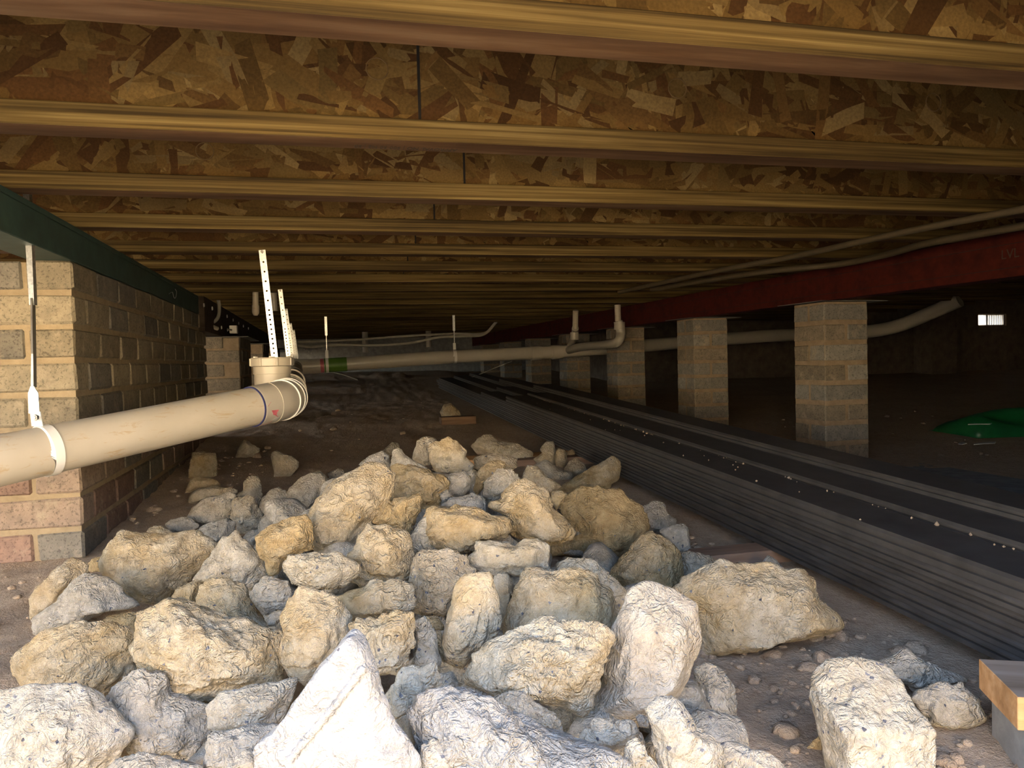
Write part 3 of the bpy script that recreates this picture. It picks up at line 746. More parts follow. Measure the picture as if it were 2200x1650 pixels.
# two cables slung across the far end
for pts, r_, lab in (([(640, 735), (760, 730), (870, 722), (975, 717), (1040, 716)], .012, 'straight pale cable slung across the far end above the crossing pipe'), ([(640, 742), (670, 745), (720, 741), (800, 742), (880, 737), (940, 725), (1000, 722), (1040, 718)], .014, 'sagging pale cable slung below the straight one')):
    pp = [onY(u, v, 7.6) for u, v in pts]; pp.append(np.array([pp[-1][0] + .12, 7.55, JB + .004])); O = np.array(pp[0]); o = MB().tube(rel(arc_pts(pp, 6)), r_, 10).build('cable', M['cable'], loc=tuple(pp[0])); tag(o, lab, 'cable')
for u, v, lab in ((785, 748, 'left of two small grey pipe ends in the dark behind the cables'), (921, 737, 'right of two small grey pipe ends in the dark behind the cables')):
    p = onY(u, v, 9.5); o = MB().tube([(0, 0, -.05), (0, 0, JB + JH - p[2])], .035, 16).build('pipe_stub', M['pvc_grey'], loc=tuple(p)); tag(o, lab, 'pipe')
for pts, lab in (([(712, 799), (740, 806), (768, 816)], 'thin loose wire hanging under the green tape'), ([(1100, 776), (1060, 792), (1020, 808), (975, 823)], 'thin loose wire slanting down behind the far piers')):
    pp = [onY(u, v, 6.9) for u, v in pts]; O = np.array(pp[0]); o = MB().tube(rel(arc_pts(pp, 5)), .004, 8).build('wire', M['cable'], loc=tuple(pp[0])); tag(o, lab, 'wire')
# conduits hung beside the red beam
for pts, z, r_, lab in (([(2240, 442), (2000, 487), (1850, 519), (1700, 552), (1560, 578), (1420, 608), (1330, 628)], .975, .011, 'upper brown conduit running under the joists left of the red beam'),
                        ([(2240, 478), (2100, 503), (1990, 523), (1900, 548), (1800, 568), (1650, 583), (1500, 605), (1400, 622)], .972, .013, 'lower brown conduit sagging along the red beam')):
    pp = [onZ(u, v, z) for u, v in pts]; O = np.array(pp[0]); o = MB().tube(rel(arc_pts(pp, 6)), r_, 10).build('conduit', M['hose'], loc=tuple(pp[0])); tag(o, lab, 'conduit')

# ------------------------------------------------------------------ stacked decking boards
def gz(x, y): return float(ground(x, y))
SL = math.atan(.045)
def deck_mesh(y0, y1, w, t):
    prof = [(0, 0), (w, 0), (w, t * .38), (w - .006, t * .42), (w - .006, t * .58), (w, t * .62), (w, t - .004), (w - .004, t + .001), (.005, t + .001), (0, t - .005), (0, t * .60), (.006, t * .58), (.006, t * .42), (0, t * .38)]
    prof = [(min(max(x, .0), w), z) for x, z in prof]; bm = bmesh.new()
    a = [bm.verts.new((x, y0, z)) for x, z in prof]; b = [bm.verts.new((x, y1, z)) for x, z in prof]; n = len(prof)
    for i in range(n): bm.faces.new((a[i], a[(i + 1) % n], b[(i + 1) % n], b[i]))
    bm.faces.new(list(reversed(a))); bm.faces.new(b); bmesh.ops.recalc_face_normals(bm, faces=bm.faces)
    me = bpy.data.meshes.new('decking_board'); bm.to_mesh(me); bm.free(); return me
WB, TB, BASE = .130, .0225, .030
rows = [(1.085, 6, 'near'), (1.220, 7, 'middle'), (1.355, 8, 'far')]
ENDS = {0: [4.55, 5.3], 1: [4.55, 5.4], 2: [4.9, 5.9]}
LAY = ['lowest', 'second-lowest', 'third', 'fourth', 'fifth', 'sixth', 'seventh', 'eighth']
dm = {}
for r_, (x0, nl, nm) in enumerate(rows):
    z = BASE
    for l in range(nl):
        top = nl - 1 - l
        if r_ > 0 and top > 3 and l > 0: z += TB + .0008; continue        # buried layers nobody can see
        ye = ENDS[r_][top] if top < 2 else 7.3 - .15 * r_ + .07 * (l % 3)
        t_ = TB * 1.45 if (top == 0 and r_ == 0) else TB
        key = (round(ye, 2), round(t_, 4), l % 2)
        ys = .30 + .03 * (l % 2) + (.55 if (r_ == 1 and top == 0) else 0) * 0
        if key not in dm: dm[key] = deck_mesh(0, ye - ys, WB, t_)
        o = link('decking_board', dm[key], M['deck'], None, (x0 + .0012 * ((l * 5) % 4 - 1.5), ys, .045 * ys + z), (SL, 0, 0))
        where = 'top' if top == 0 else LAY[l]
        tag(o, f'charcoal composite decking board, {where} layer of the {nm} row of the stack', 'board', 'stacked charcoal decking boards')
        z += t_ + .0011
# timbers that carry the stack
for (u0, v0_, u1, v1_, wd, ht, m_, lab) in ((1492, 1185, 1640, 1172, .075, .030, 'brown_timber', 'brown timber bearer under the decking stack, nearest the rubble'), (1098, 940, 1160, 930, .07, .05, 'brown_timber', 'short brown timber under the decking stack behind the rubble'), (995, 884, 1062, 880, .11, .04, 'pine', 'small orange pine packer under the far part of the decking stack')):
    p0 = onZ(u0, v0_, gz(.9, onZ(u0, v0_, .1)[1]) + ht); x0, y0 = p0[0], p0[1]; zz = gz(x0, y0)
    o = thing('timber_bearer', lab, 'timber', (x0, y0, zz))
    MB().box(0, 1.42 - x0, -wd / 2, wd / 2, -.012, BASE - .001 if ht < .035 else BASE - .001, .002).build('timber', M[m_], o, rot=(SL, 0, 0))
o = MB().box(-.011, .011, -.005, .005, 0, .011).build('white_scrap', M['white'], loc=tuple(onZ(1000, 876, gz(.9, 4.6) + BASE + .001))); tag(o, 'tiny white scrap on the orange pine packer', 'scrap')
o = MB().box(-.11, .11, -.05, .05, 0, .05, .003).build('timber_offcut', M['brown_timber'], loc=(.82, 4.75, gz(.82, 4.75) - .004)); tag(o, 'dull flat timber offcut behind the small rock by the decking stack', 'timber')
# crumbs along the top board
cr_v, cr_f = [], []
for q in range(70):
    y = random.uniform(.8, 4.3); big = random.random() < .12; s_ = random.uniform(.002, .004) * (1.8 if big else 1)
    c = np.array([1.085 + WB - .004 + random.gauss(0, .003) if random.random() < .75 else random.uniform(1.09, 1.21), y, .045 * y + BASE + 6 * (TB + .0011) + TB * .45 + .001 + s_ * .3])
    b0 = len(cr_v)
    for d_ in ((1, 0, 0), (-1, 0, 0), (0, 1, 0), (0, -1, 0), (0, 0, 1), (0, 0, -1)): cr_v.append(c + np.array(d_) * s_ * random.uniform(.6, 1.2))
    for f in ((0, 2, 4), (2, 1, 4), (1, 3, 4), (3, 0, 4), (2, 0, 5), (1, 2, 5), (3, 1, 5), (0, 3, 5)): cr_f.append([b0 + k for k in f])
o = link('mortar_crumbs', np_mesh('mortar_crumbs', cr_v, cr_f), M['soil']); o['kind'] = 'stuff'; tag(o, 'pale crumbs scattered along the top decking board', 'crumbs')

# ------------------------------------------------------------------ timber and brick in the bottom right corner
tp_ = onZ(2125, 1481, .145) + np.array([.045, .0, 0])
o = thing('cement_brick', 'grey cement brick in the bottom right corner under an orange timber offcut', 'brick', (tp_[0] + .06, tp_[1] + .0, gz(.9, tp_[1]) - .01))
tb = .145 - .045 - o.location.z + .0
MB().box(-.055, .14, -.06, .06, 0, tb, .006).build('brick_body', M['conc'], o, rot=(0, 0, -.45))
o2 = thing('timber_offcut', 'orange sawn timber offcut lying on the grey brick in the bottom right corner', 'timber', (tp_[0] + .06, tp_[1], o.location.z + tb + .0005))
MB().box(-.068, .17, -.065, .065, 0, .045 - .001, .001).build('timber', M['pine'], o2, rot=(0, 0, -.45)); tm_ = o2.children[0].data; tm_.materials.append(M['old_timber'])
for p_ in tm_.polygons:
    if p_.normal.z > .9: p_.material_index = 1

# ------------------------------------------------------------------ green sheet and scraps on the far right
P0 = onZ(2085, 948, .10)
gv_, gf_ = [], []
nu, nv = 26, 12
for i in range(nu):
    for j in range(nv):
        a = i / (nu - 1); b = j / (nv - 1); x = P0[0] + a * .75; y = P0[1] - .05 + b * .35 - a * .1
        hgt = .105 * max(0, math.sin(math.pi * b)) ** .45 * min(1, a * 9) ** .5
        gv_.append((x, y, gz(x, y) + .004 + hgt * (1 + .3 * math.sin(9 * a + 5 * b))))
for i in range(nu - 1):
    for j in range(nv - 1): q = i * nv + j; gf_.append([q, q + nv, q + nv + 1, q + 1])
o = link('plastic_sheet', np_mesh('plastic_sheet', gv_, gf_, True), M['green_bag']); tag(o, 'crumpled dark green plastic sheet on the ground at the right edge', 'sheet')
sm_ = o.modifiers.new('thick', 'SOLIDIFY'); sm_.thickness = .002
for (u, v, z, w, d, rz, lab) in ((2115, 957, .105, .16, .05, .1, 'pale torn scrap in front of the green plastic sheet'), (2068, 958, .105, .06, .04, .6, 'small pale scrap left of the green plastic sheet'), (2105, 912, .19, .14, .06, -.2, 'pale scrap lying on top of the green plastic sheet')):
    p = onZ(u, v, z); zz = max(gz(p[0], p[1]) + .003, p[2] if z > .15 else 0)
    mb = MB(); pts = [(-w / 2, -.1 * d, 0), (-w * .2, -d / 2, .003), (w * .3, -d * .4, 0), (w / 2, 0, .004), (w * .25, d / 2, .002), (-w * .3, d * .4, 0)]
    mb.poly_prism(pts, (0, 0, .004)); o = mb.build('paper_scrap', M['paper'], loc=(p[0], p[1], zz), rot=(0, 0, rz)); tag(o, lab, 'scrap')

# ------------------------------------------------------------------ rubble: broken concrete chunks
CROP = {'A': (0, 800, 3.142857), 'B': (0, 1125, 3.142857), 'C': (600, 875, 3.142857), 'D': (500, 1225, 3.142857), 'E': (1000, 1125, 3.142857),
        'F': (1600, 1225, 3.666667), 'G': (900, 600, 3.142857), 'H': (1400, 900, 2.75), 'I': (350, 900, 5.5)}
# key, label, outline, options (s ochre, g grey, a aggregate, r roughness, dd depth shift, m 'g' rests on the ground)
ROCKS = [
 ('B', 'white speckled chunk in the bottom left corner', [(-60, 1190), (0, 1170), (110, 1140), (270, 1125), (470, 1125), (600, 1170), (720, 1260), (870, 1390), (860, 1470), (780, 1580), (700, 1700), (300, 1850), (-60, 1850)], dict(s=.05, g=.35, a=.9, r=.7, dd=-.02)),
 ('B', 'long cream slab at the left edge of the heap, above the white speckled corner chunk', [(75, 930), (160, 840), (300, 750), (480, 690), (700, 680), (880, 740), (940, 790), (890, 870), (900, 960), (940, 1000), (850, 1050), (760, 1130), (660, 1205), (560, 1150), (420, 1110), (270, 1110), (180, 1090), (110, 1010)], dict(s=.38, a=.15)),
 ('B', 'small flat cream piece wedged behind the long slab', [(660, 690), (720, 625), (830, 610), (960, 598), (950, 720), (900, 730), (780, 720)], dict(s=.4, dd=.05)),
 ('B', 'largest rounded cream boulder in the left foreground', [(945, 620), (1030, 580), (1110, 540), (1200, 525), (1300, 550), (1370, 600), (1500, 650), (1700, 680), (1830, 740), (1890, 800), (1920, 870), (1900, 980), (1890, 1080), (1700, 1120), (1500, 1190), (1400, 1215), (1200, 1195), (1120, 1170), (1070, 1060), (930, 980), (880, 870), (940, 770)], dict(s=.36, a=.2, dd=-.03, r=1.1)),
 ('B', 'grey chunk shaded beneath the largest rounded boulder', [(690, 1215), (780, 1110), (870, 1040), (1000, 1015), (1100, 1050), (1130, 1170), (1260, 1200), (1390, 1235), (1385, 1340), (1400, 1400), (1400, 1500), (1340, 1600), (1000, 1640), (900, 1560), (800, 1310)], dict(s=.1, g=.5, a=.2, dd=.04)),
 ('B', 'smooth grey-cream wedge right below the largest rounded boulder', [(1390, 1235), (1500, 1150), (1700, 1110), (1880, 1080), (1990, 1040), (2000, 1080), (1960, 1180), (1890, 1330), (1700, 1360), (1480, 1410), (1400, 1370)], dict(s=.15, g=.3, a=.3, dd=.04)),
 ('B', 'bluish chunk at the bottom edge left of the white triangular slab', [(1400, 1430), (1500, 1410), (1750, 1370), (1890, 1355), (1850, 1420), (1800, 1480), (1780, 1600), (1560, 1650), (1390, 1640)], dict(g=.55, a=.3, dd=.02)),
 ('D', 'small knobby chunk in the bottom edge beside the white triangular slab', [(-60, 1280), (0, 1255), (120, 1215), (215, 1225), (250, 1400), (100, 1440), (-60, 1440)], dict(g=.5, a=.4, dd=0)),
 ('B', 'low grey chunk in the bottom edge right of the white speckled corner chunk', [(730, 1650), (800, 1590), (950, 1560), (1100, 1590), (1380, 1640), (1400, 1740), (1150, 1780), (720, 1780)], dict(g=.5, a=.3, dd=-.01)),
 ('B', 'ochre-topped chunk at the far left of the heap', [(200, 510), (250, 430), (340, 350), (420, 270), (480, 230), (560, 270), (600, 350), (500, 420), (460, 560), (300, 660), (230, 640), (215, 560)], dict(s=.42, g=.15, dd=.05, m='g0')),
 ('B', 'rounded grey chunk leaning on the ochre-topped chunk at far left', [(450, 450), (500, 390), (600, 360), (720, 375), (820, 430), (940, 560), (880, 580), (640, 590), (540, 690), (290, 765), (235, 740), (225, 630), (330, 560)], dict(s=.1, g=.45, dd=-.0)),
 ('B', 'big cream chunk with fan-shaped pleats, upper left of the heap', [(690, 200), (760, 120), (830, 60), (900, 75), (960, 95), (1040, 90), (1190, 70), (1280, 55), (1400, 110), (1445, 170), (1400, 250), (1290, 370), (1150, 470), (1110, 510), (1060, 560), (1000, 550), (930, 490), (820, 410), (720, 340), (690, 270)], dict(s=.34, dd=-.03)),
 ('B', 'pale knob peeping over the fan-pleated chunk', [(960, 105), (1010, 30), (1080, 15), (1120, 40), (1190, 80), (1100, 130)], dict(s=.25, dd=.06)),
 ('B', 'small ochre stone tucked left of the fan-pleated chunk', [(580, 290), (620, 245), (680, 228), (710, 290), (715, 340), (620, 335)], dict(s=.6, dd=.03)),
 ('B', 'pale wedge with a straight sloping edge right of the fan-pleated chunk', [(1310, 380), (1400, 240), (1500, 110), (1585, 58), (1640, 110), (1740, 200), (1830, 340), (1720, 430), (1660, 450), (1590, 390), (1400, 400)], dict(s=.15, g=.2, a=.3)),
 ('B', 'small tan chunk under the fan-pleated chunk', [(1130, 530), (1200, 440), (1300, 390), (1365, 395), (1330, 480), (1310, 560), (1200, 555)], dict(s=.35, dd=.02)),
 ('B', 'cream wedge between the largest rounded boulder and the pale wedge', [(1305, 550), (1330, 470), (1380, 400), (1560, 375), (1640, 420), (1690, 520), (1720, 590), (1810, 680), (1800, 720), (1700, 690), (1560, 660), (1420, 600)], dict(s=.33, dd=.01)),
 ('B', 'small two-lobed grey chunk beside a dark gap in the left of the heap', [(1680, 470), (1740, 400), (1800, 345), (1840, 370), (1930, 400), (1970, 510), (1930, 580), (1790, 605), (1770, 570), (1700, 530)], dict(s=.25, g=.35, dd=.03)),
 ('B', 'little white pebble of rubble beneath the two-lobed chunk', [(1790, 640), (1840, 600), (1900, 590), (1920, 620), (1860, 690), (1810, 690)], dict(s=.05, g=.2, dd=.01)),
 ('C', 'white oblong chunk with a rounded top, left of the tan block in mid heap', [(25, 1050), (60, 1000), (200, 990), (380, 975), (470, 1030), (545, 1070), (540, 1110), (460, 1190), (400, 1240), (300, 1245), (200, 1220), (80, 1190), (30, 1110)], dict(s=.18, a=.25, dd=-.02)),
 ('D', 'tall cream chunk directly behind the white triangular slab', [(340, 340), (370, 250), (400, 190), (450, 120), (560, 130), (690, 180), (800, 330), (820, 430), (740, 520), (650, 630), (560, 740), (480, 755), (420, 700), (350, 640), (330, 560), (345, 430)], dict(s=.3, a=.2, dd=0)),
 ('D', 'sprawling yellow-cream chunk in the middle of the heap', [(700, 180), (780, 140), (900, 110), (960, 75), (1060, 70), (1180, 110), (1220, 180), (1210, 270), (1050, 280), (940, 330), (850, 345), (790, 340)], dict(s=.36, dd=.03)),
 ('D', 'cream chunk with dark aggregate above the dark hollow in the foreground', [(790, 370), (850, 330), (960, 320), (1100, 270), (1200, 290), (1250, 430), (1240, 520), (1180, 640), (1110, 710), (1060, 690), (990, 700), (950, 600), (900, 560), (850, 480), (800, 430)], dict(s=.3, a=.5, dd=-.03)),
 ('D', 'white triangular slab with a ruled ridge, front and centre of the heap', [(220, 1130), (330, 1060), (400, 980), (540, 740), (650, 610), (730, 510), (800, 450), (850, 470), (900, 520), (940, 640), (980, 740), (1000, 850), (1060, 950), (1100, 1030), (1160, 1160), (1250, 1260), (1240, 1500), (240, 1500), (215, 1250)], dict(s=.24, g=.95, a=.15, r=.5, dd=-.12, slab=1)),
 ('D', 'grey-white chunk right of the dark hollow in the foreground', [(1200, 330), (1300, 305), (1360, 400), (1380, 540), (1405, 600), (1380, 700), (1280, 660), (1200, 660), (1240, 540), (1250, 430)], dict(s=.15, g=.3, a=.3, dd=.03)),
 ('D', 'small brown stone left of the upright tan-faced block', [(1300, 310), (1390, 330), (1430, 380), (1420, 405), (1350, 400)], dict(s=.6, g=.1, dd=.04)),
 ('D', 'short speckled drum-shaped chunk right of the white triangular slab', [(1020, 870), (1070, 770), (1120, 700), (1190, 650), (1280, 630), (1360, 640), (1385, 740), (1360, 820), (1300, 880), (1200, 990), (1090, 1000), (1040, 920)], dict(s=.12, g=.15, a=.7, dd=-.03)),
 ('D', 'upright block with a smooth tan face in the middle of the heap', [(1410, 500), (1430, 400), (1470, 280), (1500, 150), (1540, 80), (1600, 60), (1700, 45), (1740, 50), (1770, 150), (1800, 300), (1800, 400), (1740, 490), (1650, 560), (1560, 650), (1450, 620), (1415, 560)], dict(s=.28, a=.5, dd=-.02, r=.8)),
 ('D', 'narrow yellow-grey chunk behind the upright tan-faced block', [(1730, 70), (1800, 30), (1860, 40), (1900, 110), (1900, 190), (1880, 300), (1850, 400), (1800, 380), (1770, 160)], dict(s=.4, g=.25, dd=.04)),
 ('C', 'brown pitted chunk left of the upright tan-faced block', [(870, 1190), (910, 1040), (960, 970), (1090, 960), (1200, 980), (1250, 1010), (1260, 1080), (1340, 1100), (1230, 1200), (1170, 1310), (1120, 1440), (1040, 1400), (900, 1390), (890, 1270)], dict(s=.38, g=.3, a=.7, dd=.04)),
 ('D', 'thin brown sliver between the grey-white chunk and the upright block', [(1370, 420), (1410, 420), (1420, 520), (1450, 600), (1410, 610), (1385, 540)], dict(s=.5, g=.2, dd=.05)),
 ('D', 'small pale pebble-like chunk in the hollow below the upright block', [(1380, 740), (1400, 700), (1480, 690), (1520, 760), (1530, 810), (1450, 810), (1370, 830)], dict(s=.1, g=.35, dd=.05)),
 ('D', 'small bluish flat chunk under the knobby rounded chunk', [(1530, 790), (1600, 755), (1690, 760), (1780, 850), (1700, 885), (1620, 850)], dict(g=.45, a=.5, dd=.02)),
 ('E', 'knobby rounded cream chunk in the right foreground', [(5, 1040), (60, 930), (120, 850), (200, 790), (330, 740), (440, 710), (540, 660), (660, 650), (800, 670), (920, 720), (980, 780), (960, 900), (900, 1000), (870, 1080), (820, 1210), (750, 1265), (640, 1210), (480, 1160), (400, 1140), (310, 1130), (210, 1165), (130, 1120), (60, 1070)], dict(s=.22, a=.25, dd=-.05, r=1.25)),
 ('E', 'large tan chunk behind the knobby rounded chunk', [(285, 750), (300, 630), (340, 480), (370, 400), (420, 310), (500, 310), (600, 340), (780, 320), (880, 350), (960, 430), (1000, 520), (1050, 620), (1040, 660), (980, 760), (900, 740), (700, 720), (600, 720), (440, 740), (340, 750)], dict(s=.32, a=.15, dd=0)),
 ('E', 'thin pale chunk behind the large tan chunk', [(580, 320), (640, 265), (720, 235), (860, 250), (930, 310), (1030, 390), (1100, 480), (1100, 520), (1040, 590), (980, 500), (880, 370), (780, 340)], dict(s=.25, g=.1, dd=.05)),
 ('E', 'big smooth block with plastic-wrinkled face in the right foreground', [(930, 990), (990, 870), (980, 800), (1060, 600), (1100, 500), (1200, 445), (1300, 450), (1420, 500), (1550, 570), (1565, 700), (1585, 770), (1560, 860), (1520, 950), (1480, 1060), (1420, 1150), (1300, 1230), (1170, 1330), (1000, 1335), (880, 1300), (800, 1330), (790, 1290), (860, 1190), (960, 1080)], dict(s=.30, g=.5, a=.05, r=.7, dd=-.04, wrap=1)),
 ('E', 'speckled grey chunk with a pointed top at the bottom right of the heap', [(1215, 1270), (1280, 1230), (1330, 1180), (1400, 1170), (1470, 1220), (1520, 1310), (1580, 1390), (1660, 1450), (1720, 1500), (1720, 1750), (1330, 1750), (1270, 1560), (1270, 1450), (1250, 1350)], dict(s=.1, g=.35, a=1.0, dd=-.04)),
 ('E', 'egg-shaped grey chunk lying alone on the soil right of the wrinkled block', [(1560, 1010), (1620, 970), (1680, 985), (1760, 1040), (1810, 1110), (1840, 1200), (1820, 1300), (1770, 1400), (1700, 1390), (1600, 1380), (1540, 1300), (1545, 1200), (1570, 1100)], dict(s=.08, g=.4, a=.5, m='g')),
 ('E', 'low pale chunk on the bottom edge right of the speckled pointed chunk', [(1640, 1570), (1720, 1510), (1800, 1480), (1900, 1500), (2000, 1530), (2100, 1580), (2170, 1650), (2180, 1740), (1650, 1740)], dict(s=.08, g=.3, a=.6, dd=.02)),
 ('D', 'broad blue-grey slab along the bottom edge of the heap', [(1220, 1010), (1250, 930), (1340, 870), (1370, 830), (1480, 815), (1600, 850), (1720, 890), (1800, 960), (1900, 990), (2000, 1080), (2140, 1150), (2330, 1195), (2560, 1210), (2650, 1290), (2650, 1500), (1300, 1500), (1230, 1150)], dict(s=.0, g=.75, a=.15, dd=-.05, r=1.2)),
 ('E', 'folded grey-tan chunk under the knobby rounded chunk', [(150, 1190), (300, 1150), (400, 1150), (480, 1230), (600, 1280), (660, 1390), (650, 1480), (590, 1460), (480, 1380), (300, 1290)], dict(s=.25, g=.3, dd=0)),
 ('E', 'small whitish chunk beside the black hollow at bottom right', [(740, 1450), (780, 1380), (860, 1320), (960, 1330), (1100, 1330), (1190, 1390), (1150, 1450), (1000, 1540), (860, 1520), (770, 1490)], dict(s=.08, g=.25, a=.4, dd=0)),
 ('E', 'creased white chunk on the bottom edge left of the speckled pointed chunk', [(1070, 1570), (1100, 1480), (1150, 1455), (1220, 1480), (1240, 1560), (1320, 1650), (1330, 1740), (1080, 1740)], dict(s=.08, g=.25, a=.2, dd=-.02)),
 ('E', 'tiny grey chip beside the pointed speckled chunk', [(1150, 1310), (1180, 1290), (1230, 1310), (1240, 1380), (1180, 1370)], dict(g=.5, dd=.03)),
 ('D', 'pale flat chunk between the white triangular slab and the blue-grey slab', [(1095, 1030), (1195, 1000), (1225, 1100), (1250, 1190), (1240, 1400), (1180, 1400), (1150, 1150)], dict(s=.3, g=.1, a=.2, dd=0)),
 ('D', 'bluish rounded chunk on the bottom edge below the drum-shaped chunk', [(1250, 1200), (1350, 1150), (1450, 1200), (1500, 1270), (1470, 1400), (1260, 1420)], dict(g=.55, a=.3, dd=-.07)),
 # upper part of the heap
 ('C', 'tall cream slab leaning at the upper left of the heap', [(195, 800), (210, 730), (260, 620), (330, 530), (440, 460), (530, 410), (620, 385), (700, 410), (740, 440), (750, 560), (720, 640), (680, 680), (620, 780), (540, 890), (470, 1000), (400, 970), (300, 975), (240, 955), (215, 890)], dict(s=.28, a=.12, dd=-.03)),
 ('C', 'yellow chunk with a ragged top right behind the tall leaning slab', [(730, 430), (800, 400), (900, 400), (1000, 430), (1030, 450), (1100, 460), (1140, 500), (1130, 550), (1080, 600), (1080, 640), (960, 710), (900, 660), (730, 640)], dict(s=.45, dd=.03)),
 ('C', 'small ochre chunk right of the tall leaning slab', [(620, 780), (680, 690), (720, 630), (830, 620), (930, 595), (950, 620), (950, 700), (900, 800), (870, 860), (800, 840), (700, 810)], dict(s=.5, dd=.0)),
 ('C', 'tan block under the small ochre chunk', [(465, 1010), (540, 890), (600, 800), (700, 800), (840, 845), (870, 870), (890, 980), (910, 1050), (880, 1150), (840, 1190), (700, 1190), (560, 1200), (500, 1150), (545, 1070)], dict(s=.36, dd=.01)),
 ('C', 'yellowish oblong slab across the centre of the heap', [(990, 760), (1000, 690), (1060, 670), (1200, 680), (1330, 690), (1430, 730), (1540, 740), (1565, 830), (1500, 890), (1360, 900), (1330, 950), (1220, 980), (1100, 955), (1000, 935), (945, 860)], dict(s=.38, dd=-.02)),
 ('C', 'shadowed chunk at the left end of the yellowish oblong slab', [(890, 940), (890, 870), (940, 780), (1000, 740), (1020, 850), (1000, 940), (1080, 970), (910, 990)], dict(s=.25, g=.2, dd=.02)),
 ('C', 'double-humped white chunk in the centre right of the heap', [(1255, 1020), (1330, 980), (1340, 910), (1450, 895), (1530, 910), (1590, 940), (1650, 895), (1740, 890), (1810, 930), (1820, 1060), (1830, 1110), (1720, 1100), (1660, 1130), (1590, 1145), (1480, 1125), (1400, 1120), (1330, 1095), (1260, 1075)], dict(s=.2, a=.2, dd=-.02)),
 ('C', 'fractured yellow chunk at the upper right of the heap', [(1400, 660), (1460, 620), (1560, 550), (1660, 505), (1720, 520), (1800, 560), (1830, 620), (1850, 680), (1900, 740), (2020, 840), (1980, 880), (1860, 925), (1800, 920), (1740, 890), (1640, 890), (1560, 850), (1540, 760), (1470, 710)], dict(s=.42, dd=-.03, r=1.2)),
 ('C', 'biggest orange-ochre chunk at the right of the heap', [(1900, 690), (1950, 600), (2010, 570), (2100, 550), (2200, 575), (2300, 575), (2345, 640), (2440, 695), (2500, 800), (2470, 870), (2350, 990), (2240, 1095), (2140, 1050), (1980, 990), (1830, 1000), (1830, 920), (1980, 890), (2020, 840)], dict(s=.62, dd=-.01)),
 ('G', 'cream chunk pointing up at the top right of the heap', [(940, 1420), (1000, 1370), (1100, 1310), (1170, 1270), (1250, 1230), (1300, 1205), (1350, 1240), (1365, 1330), (1340, 1370), (1250, 1430), (1150, 1430), (1000, 1450)], dict(s=.42, dd=.0)),
 ('G', 'tiny ochre chip left of the cream chunk pointing up', [(865, 1440), (890, 1400), (940, 1395), (955, 1425), (900, 1460)], dict(s=.5, dd=.02)),
 ('G', 'small cream chunk between the fractured yellow and the biggest orange chunk', [(890, 1500), (900, 1440), (960, 1430), (1000, 1450), (965, 1510), (930, 1555)], dict(s=.38, dd=.02)),
 ('E', 'angular ochre-topped chunk right of the double-humped white one', [(985, 330), (1050, 220), (1100, 180), (1180, 90), (1260, 65), (1350, 100), (1420, 170), (1460, 250), (1465, 310), (1440, 420), (1400, 480), (1300, 465), (1200, 450), (1120, 480), (1080, 430), (1000, 360)], dict(s=.48, dd=-.02)),
 ('E', 'grey angular chunk beside the decking stack at the right of the heap', [(1310, 50), (1400, 20), (1470, 5), (1500, 20), (1520, 190), (1420, 190), (1350, 110)], dict(s=.2, g=.4, a=.3, dd=.05)),
 ('E', 'dim brownish chunk in shade under the ochre-topped chunk at right', [(1440, 200), (1540, 195), (1640, 220), (1730, 280), (1620, 340), (1500, 420), (1420, 470), (1440, 330)], dict(s=.35, g=.35, m='g0', dd=.02)),
 ('H', 'large flat-bottomed cream chunk standing alone on the soil at right', [(140, 1030), (220, 970), (300, 910), (460, 880), (500, 910), (600, 900), (720, 905), (800, 930), (900, 920), (950, 980), (990, 1090), (1080, 1170), (1120, 1240), (1050, 1280), (900, 1310), (700, 1350), (540, 1390), (400, 1400), (270, 1410), (270, 1300), (240, 1160), (170, 1080)], dict(s=.3, a=.35, m='g', r=.8)),
 ('H', 'small grey tip of rubble behind the large flat-bottomed chunk', [(650, 880), (690, 815), (740, 840), (800, 905), (790, 940), (660, 940)], dict(s=.1, g=.4, m='g')),
 ('G', 'shaded lumpy chunk beside the decking stack, right of the biggest orange chunk', [(1460, 1560), (1560, 1510), (1640, 1505), (1680, 1580), (1740, 1625), (1730, 1690), (1640, 1720), (1530, 1690)], dict(s=.25, g=.4, dd=.08)),
 ('G', 'cream rounded chunk on the crest of the heap', [(70, 1150), (90, 1110), (200, 1075), (260, 1110), (320, 1160), (325, 1210), (360, 1250), (350, 1290), (290, 1310), (200, 1305), (100, 1295), (75, 1220)], dict(s=.3, dd=.0)),
 ('C', 'narrow chunk on the crest left of the cream rounded chunk', [(900, 340), (930, 230), (990, 200), (1060, 225), (1040, 280), (1030, 380), (950, 390)], dict(s=.3, g=.15, dd=.04)),
 ('C', 'low pale chunk on the crest with a pointed left end', [(750, 410), (770, 290), (820, 280), (850, 330), (920, 370), (1010, 405), (960, 430), (870, 420)], dict(s=.18, g=.15, dd=.0)),
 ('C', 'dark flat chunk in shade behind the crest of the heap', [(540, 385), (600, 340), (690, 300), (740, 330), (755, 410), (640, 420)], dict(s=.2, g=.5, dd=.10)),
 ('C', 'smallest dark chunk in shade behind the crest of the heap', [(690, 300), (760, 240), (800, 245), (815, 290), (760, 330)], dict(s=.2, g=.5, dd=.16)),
 ('C', 'grey chunk under the cream rounded crest chunk', [(1030, 440), (1130, 455), (1250, 440), (1290, 480), (1280, 560), (1240, 595), (1160, 600), (1100, 560)], dict(s=.2, g=.4, a=.2, dd=.05)),
 ('C', 'small grey chunk right under the cream rounded crest chunk', [(1245, 440), (1300, 425), (1320, 470), (1300, 540), (1270, 520)], dict(s=.2, g=.35, dd=.06)),
